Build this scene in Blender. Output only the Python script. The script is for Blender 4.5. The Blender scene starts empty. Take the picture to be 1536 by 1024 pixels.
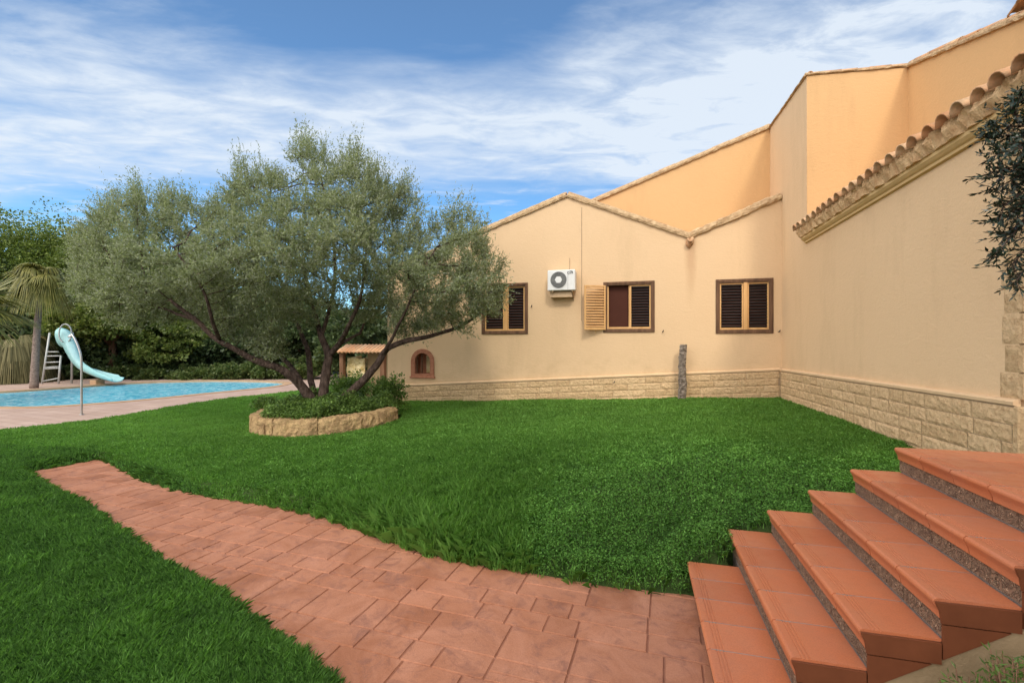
import bpy, math, random
import numpy as np
from math import sin, cos, pi, radians
from mathutils import Vector, noise, Matrix

rng = np.random.default_rng(7)
random.seed(7)
scene = bpy.context.scene
COL = scene.collection
TH = radians(15.0)
HC = 1.95
F = np.array([-sin(TH), cos(TH), 0.0]); R = np.array([cos(TH), sin(TH), 0.0])

# ------------------------------------------------------------------ helpers
def at_z(px, py, z):                     # point of the photo on a level z
    d = (HC - z) * 700.0 / (py - 515.0)
    p = F * d + R * ((px - 768.0) / 700.0 * d); p[2] = z
    return p
def at_Y(px, py, Y):
    u = (px - 768.0) / 700.0
    d = Y / (F[1] + u * R[1])
    p = F * d + R * (u * d); p[2] = HC + (515.0 - py) / 700.0 * d
    return p
def at_X(px, py, X):
    u = (px - 768.0) / 700.0
    d = X / (F[0] + u * R[0])
    p = F * d + R * (u * d); p[2] = HC + (515.0 - py) / 700.0 * d
    return p
def at_d(px, py, d):
    u = (px - 768.0) / 700.0
    p = F * d + R * (u * d); p[2] = HC + (515.0 - py) / 700.0 * d
    return p

def tag(o, label=None, cat=None, group=None, kind=None):
    if label: o['label'] = label
    if cat: o['category'] = cat
    if group: o['group'] = group
    if kind: o['kind'] = kind
    return o
def empty(name, loc=(0, 0, 0), label=None, cat=None, group=None):
    o = bpy.data.objects.new(name, None); COL.objects.link(o); o.location = loc
    o.empty_display_size = 0.2
    return tag(o, label, cat, group)
def link(name, me, mats, parent=None):
    o = bpy.data.objects.new(name, me); COL.objects.link(o)
    if not isinstance(mats, (list, tuple)): mats = [mats]
    for m in mats: me.materials.append(m)
    if parent is not None:
        o.parent = parent
        o.matrix_parent_inverse = Matrix.Translation(-Vector(world_loc(parent)))
    return o
def world_loc(o):
    v = Vector((0, 0, 0))
    if o.type == 'EMPTY': v = Vector(o.location)
    return v

class MB:
    def __init__(s): s.v = []; s.f = []; s.sm = []; s.mi = []
    def add(s, vs, fs, smooth=False, mi=0):
        b = len(s.v); s.v.extend([tuple(map(float, p)) for p in vs])
        for f in fs: s.f.append(tuple(b + i for i in f)); s.sm.append(smooth); s.mi.append(mi)
    def box(s, x0, x1, y0, y1, z0, z1, b=0.0, M=None, mi=0):
        # box with small chamfers on its edges
        if b <= 0:
            vs = [(x, y, z) for x in (x0, x1) for y in (y0, y1) for z in (z0, z1)]
            fs = [(0, 1, 3, 2), (4, 6, 7, 5), (0, 4, 5, 1), (2, 3, 7, 6), (0, 2, 6, 4), (1, 5, 7, 3)]
        else:
            X = (x0, x1); Y = (y0, y1); Z = (z0, z1); vs = []; idx = {}
            for i in (0, 1):
                for j in (0, 1):
                    for k in (0, 1):
                        for a in range(3):
                            p = [X[i], Y[j], Z[k]]
                            sg = [1 - 2 * i, 1 - 2 * j, 1 - 2 * k]
                            for c in range(3):
                                if c != a: p[c] += sg[c] * b
                            idx[(i, j, k, a)] = len(vs); vs.append(p)
            fs = []
            for a in range(3):
                o1, o2 = [c for c in range(3) if c != a]
                for e in (0, 1):
                    q = []
                    for (m, n) in ((0, 0), (1, 0), (1, 1), (0, 1)):
                        t = [0, 0, 0]; t[a] = e; t[o1] = m; t[o2] = n
                        q.append(idx[(t[0], t[1], t[2], a)])
                    fs.append(q)
            for a in range(3):          # edges along axis a
                o1, o2 = [c for c in range(3) if c != a]
                for m in (0, 1):
                    for n in (0, 1):
                        t0 = [0, 0, 0]; t0[o1] = m; t0[o2] = n; t1 = list(t0); t1[a] = 1
                        fs.append([idx[tuple(t0) + (o1,)], idx[tuple(t1) + (o1,)], idx[tuple(t1) + (o2,)], idx[tuple(t0) + (o2,)]])
            for i in (0, 1):
                for j in (0, 1):
                    for k in (0, 1): fs.append([idx[(i, j, k, 0)], idx[(i, j, k, 1)], idx[(i, j, k, 2)]])
        if M is not None: vs = [M @ Vector(p) for p in vs]
        s.add(vs, fs, mi=mi)
    def tube(s, pts, rad, n=8, cap=True, smooth=True, mi=0, closed=False):
        pts = [Vector(p) for p in pts]; N = len(pts)
        if not hasattr(rad, '__len__'): rad = [rad] * N
        vs = []; up = Vector((0, 0, 1)); prev = None
        for i, p in enumerate(pts):
            if closed: t = pts[(i + 1) % N] - pts[i - 1]
            else: t = pts[min(i + 1, N - 1)] - pts[max(i - 1, 0)]
            t.normalize()
            if prev is None:
                a = t.cross(up if abs(t.z) < .9 else Vector((1, 0, 0))).normalized()
            else: a = (prev - t * prev.dot(t)).normalized()
            prev = a; b = t.cross(a)
            for k in range(n):
                w = 2 * pi * k / n; vs.append(p + (a * cos(w) + b * sin(w)) * rad[i])
        fs = []
        for i in range(N if closed else N - 1):
            i2 = (i + 1) % N
            for k in range(n): fs.append((i * n + k, i * n + (k + 1) % n, i2 * n + (k + 1) % n, i2 * n + k))
        if cap and not closed: fs.append(tuple(range(n))[::-1]); fs.append(tuple((N - 1) * n + k for k in range(n)))
        s.add(vs, fs, smooth, mi)
    def prism(s, poly, fn, t0, t1, mi=0, smooth=False):     # poly 2D, fn(a,b,t)->3D
        n = len(poly)
        vs = [fn(a, b, t0) for a, b in poly] + [fn(a, b, t1) for a, b in poly]
        fs = [tuple(range(n))[::-1], tuple(range(n, 2 * n))]
        for i in range(n): j = (i + 1) % n; fs.append((i, j, n + j, n + i))
        s.add(vs, fs, smooth, mi)
    def build(s, name, mats, parent=None, fixn=True):
        me = bpy.data.meshes.new(name); me.from_pydata(s.v, [], s.f)
        me.polygons.foreach_set('use_smooth', s.sm); me.polygons.foreach_set('material_index', s.mi)
        me.update()
        if fixn:
            import bmesh
            bm = bmesh.new(); bm.from_mesh(me); bmesh.ops.recalc_face_normals(bm, faces=bm.faces[:]); bm.to_mesh(me); bm.free()
        return link(name, me, mats, parent)

def np_mesh(name, V, k, mats, parent=None, attr=None, smooth=False):
    # V (n,k,3): n separate k-gons
    n = V.shape[0]
    me = bpy.data.meshes.new(name)
    me.vertices.add(n * k); me.vertices.foreach_set('co', V.astype(np.float32).ravel())
    me.loops.add(n * k); me.loops.foreach_set('vertex_index', np.arange(n * k, dtype=np.int32))
    me.polygons.add(n); me.polygons.foreach_set('loop_start', np.arange(0, n * k, k, dtype=np.int32))
    me.polygons.foreach_set('loop_total', np.full(n, k, dtype=np.int32))
    if attr is not None:
        a = me.attributes.new('v', 'FLOAT', 'FACE'); a.data.foreach_set('value', attr.astype(np.float32))
    me.update(calc_edges=True)
    return link(name, me, mats, parent)

def flat_curve(outline, holes, thick, M):
    # polygon with holes, extruded; local xy -> world by matrix M
    cu = bpy.data.curves.new('c', 'CURVE'); cu.dimensions = '2D'; cu.fill_mode = 'BOTH'; cu.extrude = thick / 2
    for pl in [outline] + holes:
        sp = cu.splines.new('POLY'); sp.points.add(len(pl) - 1)
        for p, q in zip(sp.points, pl): p.co = (q[0], q[1], 0, 1)
        sp.use_cyclic_u = True
    ob = bpy.data.objects.new('c', cu); COL.objects.link(ob)
    dg = bpy.context.evaluated_depsgraph_get()
    me = bpy.data.meshes.new_from_object(ob.evaluated_get(dg))
    bpy.data.objects.remove(ob); bpy.data.curves.remove(cu)
    me.materials.clear(); me.transform(M); 
    return me
def M_Y(Y, t):    # local (x,y)->(X,Z), slab from Y to Y+t
    return Matrix(((1, 0, 0, 0), (0, 0, -1, Y + t / 2), (0, 1, 0, 0), (0, 0, 0, 1)))
def M_X(X, t):    # local (x,y)->(Y,Z), slab from X to X+t
    return Matrix(((0, 0, 1, X + t / 2), (1, 0, 0, 0), (0, 1, 0, 0), (0, 0, 0, 1)))
def M_Z(z, t): return Matrix.Translation((0, 0, z - t / 2))

def inside(P, poly):
    x, y = P[:, 0], P[:, 1]; c = np.zeros(len(P), bool); n = len(poly); j = n - 1
    for i in range(n):
        xi, yi = poly[i][:2]; xj, yj = poly[j][:2]
        m = ((yi > y) != (yj > y)); m &= x < (xj - xi) * (y - yi) / ((yj - yi) if yj != yi else 1e-9) + xi
        c ^= m; j = i
    return c
def pdist(P, poly, closed=True):
    P = P[:, :2]; best = np.full(len(P), 1e9); n = len(poly)
    for i in range(n if closed else n - 1):
        a = np.array(poly[i][:2]); b = np.array(poly[(i + 1) % n][:2]); ab = b - a
        t = np.clip(((P - a) @ ab) / max(ab @ ab, 1e-12), 0, 1)
        best = np.minimum(best, np.linalg.norm(P - (a + t[:, None] * ab), axis=1))
    return best
def snoise(x, y, sc, seed=0, oct=3):
    r = np.random.default_rng(seed); out = np.zeros_like(x); amp = 1.0; tot = 0
    for o in range(oct):
        for k in range(4):
            a = r.uniform(0, 2 * pi); f = sc * (2.1 ** o) * r.uniform(.7, 1.3); ph = r.uniform(0, 6.28)
            out += amp * np.sin(f * (x * cos(a) + y * sin(a)) + ph + 1.3 * np.sin(f * .7 * (y * cos(a) - x * sin(a)) + ph * 2))
        tot += amp * 2.2; amp *= .55
    return out / tot

# ------------------------------------------------------------------ materials
class N:
    def __init__(s, name):
        s.m = bpy.data.materials.new(name); s.m.use_nodes = True; s.t = s.m.node_tree
        s.b = s.t.nodes['Principled BSDF']; s.out = s.t.nodes['Material Output']
        s.co = s.t.nodes.new('ShaderNodeTexCoord')
    def n(s, ty, **kw):
        nd = s.t.nodes.new(ty)
        for k, v in kw.items():
            if k.startswith('i_'):
                key = k[2:]; key = int(key) if key.isdigit() else key.replace('_', ' ')
                nd.inputs[key].default_value = v
            else: setattr(nd, k, v)
        return nd
    def l(s, a, b): s.t.links.new(a, b)
    def map(s, scale=(1, 1, 1), rot=(0, 0, 0)):
        m = s.n('ShaderNodeMapping'); s.l(s.co.outputs['Object'], m.inputs[0])
        m.inputs['Scale'].default_value = scale; m.inputs['Rotation'].default_value = rot
        return m.outputs[0]
    def noise(s, scale, detail=4, rough=.55, vec=None, dist=0):
        nd = s.n('ShaderNodeTexNoise'); nd.inputs['Scale'].default_value = scale
        nd.inputs['Detail'].default_value = detail; nd.inputs['Roughness'].default_value = rough
        nd.inputs['Distortion'].default_value = dist
        s.l(vec if vec is not None else s.co.outputs['Object'], nd.inputs['Vector'])
        return nd.outputs['Fac']
    def ramp(s, fac, stops):
        r = s.n('ShaderNodeValToRGB'); s.l(fac, r.inputs[0]); e = r.color_ramp.elements
        while len(e) < len(stops): e.new(.5)
        for q, (p, c) in zip(e, stops): q.position = p; q.color = tuple(c) + ((1,) if len(c) == 3 else ())
        return r.outputs[0]
    def mix(s, fac, a, b, mode='MIX'):
        m = s.n('ShaderNodeMix', data_type='RGBA', blend_type=mode)
        for inp, val in ((0, fac), (6, a), (7, b)):
            if hasattr(val, 'links'): s.l(val, m.inputs[inp])
            else: m.inputs[inp].default_value = val if not isinstance(val, tuple) else tuple(val) + ((1,) if len(val) == 3 else ())
        return m.outputs[2]
    def math(s, op, a, b=0.0):
        m = s.n('ShaderNodeMath', operation=op)
        for i, v in enumerate((a, b)):
            if hasattr(v, 'links'): s.l(v, m.inputs[i])
            else: m.inputs[i].default_value = v
        return m.outputs[0]
    def bump(s, h, strength, dist, prev=None):
        b = s.n('ShaderNodeBump'); b.inputs['Strength'].default_value = strength; b.inputs['Distance'].default_value = dist
        s.l(h, b.inputs['Height'])
        if prev is not None: s.l(prev, b.inputs['Normal'])
        return b.outputs[0]
    def fin(s, col, rough=.8, normal=None, spec=.3, metal=0.0):
        if hasattr(col, 'links'): s.l(col, s.b.inputs['Base Color'])
        else: s.b.inputs['Base Color'].default_value = tuple(col) + (1,)
        if hasattr(rough, 'links'): s.l(rough, s.b.inputs['Roughness'])
        else: s.b.inputs['Roughness'].default_value = rough
        s.b.inputs['Specular IOR Level'].default_value = spec; s.b.inputs['Metallic'].default_value = metal
        if normal is not None: s.l(normal, s.b.inputs['Normal'])
        return s.m

def stucco(name, c, c2):
    m = N(name)
    big = m.noise(.55, 5, .6); col = m.mix(big, c, c2)
    st = m.noise(1.0, 6, .7, m.map((1.6, 1.6, .35)))
    col = m.mix(m.ramp(st, [(.52, (0, 0, 0)), (.78, (.35, .35, .35))]), col, tuple(x * .72 for x in c2))
    sx_ = m.n('ShaderNodeSeparateXYZ'); m.l(m.co.outputs['Object'], sx_.inputs[0])
    def mr(v, a, b):
        n_ = m.n('ShaderNodeMapRange', interpolation_type='SMOOTHSTEP'); m.l(v, n_.inputs[0]); n_.inputs[1].default_value = a; n_.inputs[2].default_value = b; return n_.outputs[0]
    dx_ = m.math('ABSOLUTE', m.math('ADD', m.math('SUBTRACT', sx_.outputs[0], 1.25), m.math('MULTIPLY', m.math('SUBTRACT', st, .5), .35)))
    stn = m.math('MULTIPLY', m.math('MULTIPLY', mr(dx_, .16, .0), mr(sx_.outputs[2], 2.6, 4.2)), mr(sx_.outputs[2], 4.65, 4.4))
    col = m.mix(m.math('MULTIPLY', stn, .45), col, (.42, .22, .11))
    drt = m.math('MULTIPLY', mr(sx_.outputs[2], 1.9, 1.25), m.ramp(m.noise(3.2, 6, .7), [(.45, (0, 0, 0)), (.7, (.35, .35, .35))]))
    col = m.mix(drt, col, (.50, .33, .18))
    fine = m.noise(55, 3, .6); col = m.mix(.10, col, m.ramp(fine, [(.3, (.35, .3, .25)), (.7, (1, 1, 1))]), 'MULTIPLY')
    cr = m.noise(7, 8, .65, m.map((1, 1, 1.3)), 1.2)
    b = m.bump(cr, .25, .022); b = m.bump(fine, .22, .006, b)
    vo = m.noise(16, 5, .6, m.map((.6, .6, 1.6)), .6); b = m.bump(vo, .25, .013, b)
    return m.fin(col, .92, b, .15)
M_wall = stucco('plaster_beige', (.715, .507, .300), (.665, .46, .262))
M_wall2 = M_wall
M_up = stucco('plaster_orange', (.68, .425, .20), (.62, .375, .17))

def simple(name, c1, c2, sc, rough=.8, bsc=None, bst=.4, bd=.01, spec=.3, stretch=(1, 1, 1), detail=5, metal=0):
    m = N(name); v = m.map(stretch)
    col = m.mix(m.ramp(m.noise(sc, detail, .6, v), [(.3, (0, 0, 0)), (.7, (1, 1, 1))]), c1, c2)
    b = m.bump(m.noise(bsc or sc, 6, .65, v), bst, bd) if bst else None
    return m.fin(col, rough, b, spec, metal)

def M_block_():
    m = N('split_stone_block')
    isl = m.n('ShaderNodeNewGeometry').outputs['Random Per Island']
    col = m.mix(isl, (.58, .40, .215), (.68, .48, .27))
    n1 = m.noise(22, 6, .7); col = m.mix(m.ramp(n1, [(.35, (.55, .5, .45)), (.6, (1, 1, 1))]), (0, 0, 0), col, 'MULTIPLY') if False else m.mix(1.0, col, m.ramp(n1, [(.32, (.72, .65, .6)), (.55, (1, 1, 1))]), 'MULTIPLY')
    b = m.bump(m.noise(18, 7, .7, None, .8), .8, .04); b = m.bump(m.noise(70, 3, .6), .5, .008, b)
    return m.fin(col, .95, b, .1)
M_block = M_block_()
M_mortar = simple('mortar', (.32, .22, .13), (.42, .30, .19), 20, .95, 40, .5, .01, .1)
M_verge = simple('weathered_verge_mortar', (.38, .24, .125), (.64, .46, .26), 9, .95, 22, .9, .04, .1)
M_warm = simple('warm_eave_mortar', (.46, .27, .13), (.72, .50, .27), 8, .95, 22, .8, .04, .1)
M_mould = simple('cornice_paint', (.60, .41, .19), (.66, .46, .22), 5, .9, 30, .3, .01, .1)
def M_tile_roof_():
    m = N('clay_roof_tile')
    isl = m.n('ShaderNodeNewGeometry').outputs['Random Per Island']
    col = m.mix(isl, (.50, .24, .11), (.68, .43, .24))
    col = m.mix(m.ramp(m.noise(9, 6, .7), [(.42, (0, 0, 0)), (.66, (.8, .8, .8))]), col, (.30, .22, .13))
    return m.fin(col, .9, m.bump(m.noise(30, 5, .6), .5, .01), .15)
M_rtile = M_tile_roof_()
M_wood_dark = simple('weathered_brown_wood', (.075, .036, .018), (.19, .10, .05), 10, .7, 40, .4, .006, .3, (1, 1, .12))
M_pine = simple('varnished_pine', (.55, .29, .095), (.70, .42, .17), 8, .55, 30, .2, .003, .4, (1, 1, .15))
M_slat = simple('dark_louvre_wood', (.022, .018, .018), (.065, .048, .045), 14, .6, 30, .3, .004, .4, (.2, 1, 1))
M_pslat = simple('pine_louvre', (.50, .27, .10), (.66, .40, .17), 10, .6, 30, .2, .003, .35, (.2, 1, 1))
def M_pane_():
    m = N('dark_window_pane'); col = m.mix(m.noise(3, 5, .6), (.055, .018, .011), (.085, .030, .018))
    return m.fin(col, .6, None, .08)
M_pane = M_pane_()
M_terra = simple('terracotta_frame', (.30, .115, .06), (.42, .19, .11), 14, .85, 30, .4, .006, .2)
M_dark = simple('dark_void', (.012, .010, .008), (.02, .016, .012), 5, .95, None, 0)
M_white = simple('painted_white_metal', (.66, .65, .60), (.74, .73, .68), 5, .45, 20, .05, .002, .4)
M_rust = simple('stained_bracket_board', (.42, .28, .16), (.58, .42, .26), 8, .85, 20, .3, .004, .2)
M_grey = simple('grille_grey', (.16, .16, .15), (.24, .24, .22), 20, .5, None, 0)
M_black = simple('black_mark', (.015, .015, .02), (.02, .02, .025), 20, .5, None, 0)

def M_step_():
    m = N('terracotta_step_tile')
    isl = m.n('ShaderNodeNewGeometry').outputs['Random Per Island']
    col = m.mix(isl, (.40, .114, .044), (.58, .190, .080))
    col = m.mix(m.ramp(m.noise(3, 5, .6), [(.4, (0, 0, 0)), (.75, (.45, .45, .45))]), col, (.40, .17, .10))
    gr = m.noise(160, 2, .5); col = m.mix(.35, col, m.ramp(gr, [(.35, (.62, .6, .6)), (.6, (1, 1, 1))]), 'MULTIPLY')
    ms = m.noise(14, 6, .7); col = m.mix(m.ramp(ms, [(.55, (0, 0, 0)), (.8, (.35, .35, .35))]), col, (.30, .11, .065))
    ro = m.ramp(m.noise(8, 4, .6), [(.3, (.28, .28, .28)), (.7, (.52, .52, .52))])
    b = m.bump(m.noise(90, 3, .6), .12, .004)
    return m.fin(col, ro, b, .35)
M_step = M_step_()
M_stepend_shaded = simple('terracotta_end_shaded', (.13, .038, .013), (.18, .055, .020), 5, .6, 80, .15, .003, .3)  # step tile again, its colour darkened to stand for shade on this end
def M_riser_():
    m = N('relief_riser_tile')
    v = m.n('ShaderNodeTexVoronoi', feature='DISTANCE_TO_EDGE'); v.inputs['Scale'].default_value = 30
    nz = m.n('ShaderNodeTexNoise'); nz.inputs['Scale'].default_value = 18; m.l(m.co.outputs['Object'], nz.inputs['Vector'])
    mx = m.mix(.18, m.co.outputs['Object'], nz.outputs['Color']); m.l(mx, v.inputs['Vector'])
    h = m.ramp(v.outputs['Distance'], [(.02, (0, 0, 0)), (.10, (1, 1, 1)), (.22, (.2, .2, .2))])
    col = m.mix(h, (.085, .040, .022), (.78, .50, .31))
    col = m.mix(m.ramp(m.noise(30, 4, .6), [(.45, (0, 0, 0)), (.6, (.6, .6, .6))]), col, (.20, .12, .075))
    return m.fin(col, .7, m.bump(h, 1.0, .02), .3)
M_riser = M_riser_()
M_grout = simple('grey_grout', (.22, .17, .14), (.32, .25, .21), 30, .95, 60, .4, .004, .1)
M_render = simple('beige_render', (.27, .19, .10), (.34, .24, .135), 3, .95, 45, .5, .01, .1)

def M_path_():
    m = N('stamped_terracotta_paving')
    g = m.n('ShaderNodeNewGeometry'); isl = g.outputs['Random Per Island']
    col = m.mix(isl, (.27, .102, .048), (.39, .162, .084))
    w = m.noise(2.2, 7, .7, None, .8)
    col = m.mix(m.ramp(w, [(.38, (0, 0, 0)), (.66, (.9, .9, .9))]), col, (.45, .205, .118))
    w2 = m.noise(5.5, 8, .75, m.map((1, 1, 1), (0, 0, .6)), 1.2)
    col = m.mix(m.ramp(w2, [(.50, (0, 0, 0)), (.70, (.8, .8, .8))]), col, (.19, .085, .06))
    col = m.mix(.3, col, m.ramp(m.noise(110, 3, .6), [(.35, (.55, .5, .5)), (.62, (1, 1, 1))]), 'MULTIPLY')
    b = m.bump(m.noise(9, 8, .7, None, 1.0), .35, .02); b = m.bump(m.noise(80, 4, .6), .3, .004, b)
    return m.fin(col, .78, b, .25)
M_path = M_path_()
M_joint = simple('path_joint', (.23, .095, .055), (.33, .15, .092), 12, .95, 60, .4, .004, .1)
def M_deck_():
    m = N('pale_pink_deck_paving')
    br = m.n('ShaderNodeTexBrick'); br.inputs['Scale'].default_value = 1.0
    br.inputs['Brick Width'].default_value = .62; br.inputs['Row Height'].default_value = .31; br.inputs['Mortar Size'].default_value = .008
    br.inputs['Color1'].default_value = (.42, .29, .215, 1); br.inputs['Color2'].default_value = (.48, .345, .265, 1); br.inputs['Mortar'].default_value = (.24, .15, .11, 1)
    m.l(m.map((1, 1, 1), (0, 0, .15)), br.inputs['Vector'])
    col = m.mix(m.ramp(m.noise(1.3, 6, .65), [(.4, (0, 0, 0)), (.7, (.5, .5, .5))]), br.outputs['Color'], (.33, .22, .175))
    return m.fin(col, .85, m.bump(m.noise(20, 6, .6), .3, .01), .2)
M_deck = M_deck_()
M_cope = simple('pool_coping', (.40, .24, .13), (.48, .32, .19), 3, .8, 20, .3, .01, .2)
def M_water_():
    m = N('pool_water')
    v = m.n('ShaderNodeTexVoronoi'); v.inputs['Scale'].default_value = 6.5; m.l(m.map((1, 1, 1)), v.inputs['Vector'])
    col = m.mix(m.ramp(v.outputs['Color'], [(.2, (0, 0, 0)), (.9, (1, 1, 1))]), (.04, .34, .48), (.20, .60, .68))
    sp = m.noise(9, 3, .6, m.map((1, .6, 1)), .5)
    col = m.mix(m.ramp(sp, [(.52, (0, 0, 0)), (.64, (.8, .8, .8))]), col, (.55, .74, .80))  # pale sparkle of light painted into the water colour
    b = m.bump(m.noise(3.0, 4, .6, m.map((1, 1, 1)), .6), .5, .05)
    return m.fin(col, .25, b, .22)
M_water = M_water_()
M_soil = simple('soil_under_lawn', (.030, .055, .014), (.055, .085, .024), 6, 1, 30, .8, .03, .05)
M_ground = simple('garden_earth', (.06, .055, .03), (.12, .10, .055), 1.5, 1, 9, .6, .05, .05)

def leafmat(name, ramp_, trans=.3, rough=.5, spec=.35, nsc=.5, namt=(.75, 1.2), back=None):
    m = N(name)
    a = m.n('ShaderNodeAttribute', attribute_name='v'); col = m.ramp(a.outputs['Fac'], ramp_)
    big = m.ramp(m.noise(nsc, 4, .6), [(.3, (namt[0],) * 3), (.7, (namt[1],) * 3)])
    col = m.mix(1.0, col, big, 'MULTIPLY')
    if back:
        bf = m.n('ShaderNodeNewGeometry').outputs['Backfacing']; col = m.mix(bf, col, back)
    m.fin(col, rough, None, spec)
    tr = m.n('ShaderNodeBsdfTranslucent'); m.l(m.mix(1.0, col, (1.15, 1.25, .7), 'MULTIPLY'), tr.inputs[0])
    mx = m.n('ShaderNodeMixShader'); mx.inputs[0].default_value = trans
    m.l(m.b.outputs[0], mx.inputs[1]); m.l(tr.outputs[0], mx.inputs[2]); m.l(mx.outputs[0], m.out.inputs[0])
    return m.m
M_grass = leafmat('lawn_blades', [(0, (.036, .095, .016)), (.5, (.118, .275, .043)), (1, (.22, .42, .085))], .4, .6, .2, .8, (.88, 1.1))
M_weed = leafmat('clover_leaves', [(0, (.05, .095, .018)), (.6, (.14, .23, .045)), (1, (.26, .36, .10))], .3, .5, .3, 1.5)
M_olive = leafmat('olive_leaves', [(0, (.13, .155, .062)), (.5, (.25, .285, .13)), (1, (.45, .48, .27))], .33, .6, .12, .7, (.85, 1.15), (.28, .30, .20))
M_tree = [leafmat('evergreen_leaves', [(0, (.05, .085, .016)), (.5, (.15, .20, .038)), (1, (.27, .31, .07))], .25),
          leafmat('dusky_leaves', [(0, (.035, .055, .020)), (.6, (.075, .11, .036)), (1, (.13, .17, .06))], .2),
          leafmat('yellow_green_leaves', [(0, (.07, .10, .02)), (.6, (.15, .19, .04)), (1, (.25, .27, .07))], .3)]
M_hedge = leafmat('hedge_leaves', [(0, (.05, .085, .02)), (.6, (.11, .15, .04)), (1, (.22, .24, .08))], .25)
M_frond = leafmat('palm_fronds', [(0, (.06, .07, .02)), (.5, (.17, .165, .035)), (1, (.32, .28, .08))], .25, .5, .3)
M_dryfrond = leafmat('dry_palm_fronds', [(0, (.06, .06, .025)), (.5, (.16, .14, .06)), (1, (.30, .25, .12))], .2, .7, .2)
M_darkleaf = leafmat('dark_glossy_leaves', [(0, (.010, .022, .012)), (.6, (.022, .042, .022)), (1, (.04, .065, .035))], .1, .35, .4)
M_bark = simple('olive_bark', (.035, .021, .015), (.16, .11, .085), 16, .95, 26, 1.0, .08, .1, (1, 1, .35), 8)
M_bark2 = simple('reddish_bark', (.14, .07, .04), (.24, .13, .075), 6, .95, 15, .8, .04, .1, (1, 1, .3))
M_palmbark = simple('palm_bark', (.13, .09, .07), (.34, .26, .21), 14, .95, 18, .8, .03, .1, (1, 1, 2.2))
M_stump = simple('grey_flaky_bark', (.07, .050, .038), (.40, .33, .26), 16, .95, 30, 1.0, .04, .1, (1, 1, 1.5))
M_stone = simple('golden_sandstone', (.26, .16, .08), (.62, .42, .20), 7, .95, 20, 1.0, .07, .1, (1, 1, 1), 9)
M_rubble = simple('pale_yellow_rubble', (.50, .36, .13), (.80, .68, .42), 6, .95, 12, .9, .05, .1)
M_slide = simple('aqua_fibreglass', (.30, .58, .56), (.36, .64, .61), 2, .3, None, 0, .01, .5)
M_rail = simple('pale_tubular_metal', (.40, .41, .38), (.48, .48, .45), 5, .4, None, 0, .01, .5, metal=.2)
M_steel = simple('stainless_steel', (.42, .40, .37), (.55, .53, .50), 6, .3, None, 0, .01, .5, metal=.8)

# ------------------------------------------------------------------ lawn heights and outlines
def lawn_z(x, y):
    zw = np.clip(.22 + (x + 6.8) * .0425, .03, .65)
    ext = 2.2 + np.clip(3.3 - x, 0, 9) * .38
    s = np.clip((y - 3.95) / ext, 0, 1)
    z = .045 + (zw - .045) * s * (2 - s)
    z = np.maximum(z, .045) + .17 * np.clip((x - .1) / .6, 0, 1.6) * np.exp(-np.clip(y - 4.2, 0, 9) / 1.1) * np.clip((y - 3.9) / .2, 0, 1) * (x < 3)
    return z + .012 * np.sin(x * 1.7 + y) * s
far_px = [(1036, 895), (960, 887), (900, 880), (830, 868), (780, 857), (700, 845), (640, 832), (590, 815), (540, 795), (470, 772), (400, 758), (330, 747), (265, 735), (215, 720), (185, 704), (152, 688)]
near_px = [(38, 709), (90, 740), (140, 766), (165, 786), (200, 812), (260, 853), (320, 888), (370, 928), (420, 964), (460, 994), (500, 1026)]
PATH = [at_z(px, py, 0)[:2] for px, py in far_px] + [at_z(px, py, 0)[:2] for px, py in near_px]
PATH += [np.array(p) for p in ((-1.45, 2.0), (-1.2, 1.2), (-1.1, -1.5), (.42, -1.5), (.42, 3.84))]
_t = np.array(PATH)
PATH = []
for i in range(len(_t)):              # wavy subdivided outline
    a, b = _t[i], _t[(i + 1) % len(_t)]
    k = max(1, int(np.linalg.norm(b - a) / .12))
    for j in range(k):
        p = a + (b - a) * j / k; w = 0 if i >= len(_t) - 2 else .012
        PATH.append((p[0] + w * sin(p[0] * 23 + p[1] * 9), p[1] + w * sin(p[0] * 17 - p[1] * 21)))
DECK_EDGE = [(-13.4, 2.0), (-13.5, 6.9), (-13.0, 8.6), (-13.4, 11.0), (-13.6, 13.0), (-13.1, 16.0), (-12.6, 21.0)]
LAWN = [(.42, -1.5)] + []
LAWN_OUT = [(5.0, 4.36), (3.33, 5.0), (3.33, 12.40), (-7.3, 12.40), (-9.5, 14.2), (-11, 17), (-12.6, 21)] + DECK_EDGE[::-1][1:] + [(-13.4, -1.5), (-1.2, -1.5), (-1.2, 0), (.42, 2.0), (.42, 4.03), (.76, 4.04), (.77, 4.33)]
PC = np.array([-6.4, 8.7]); PR = 1.5

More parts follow.
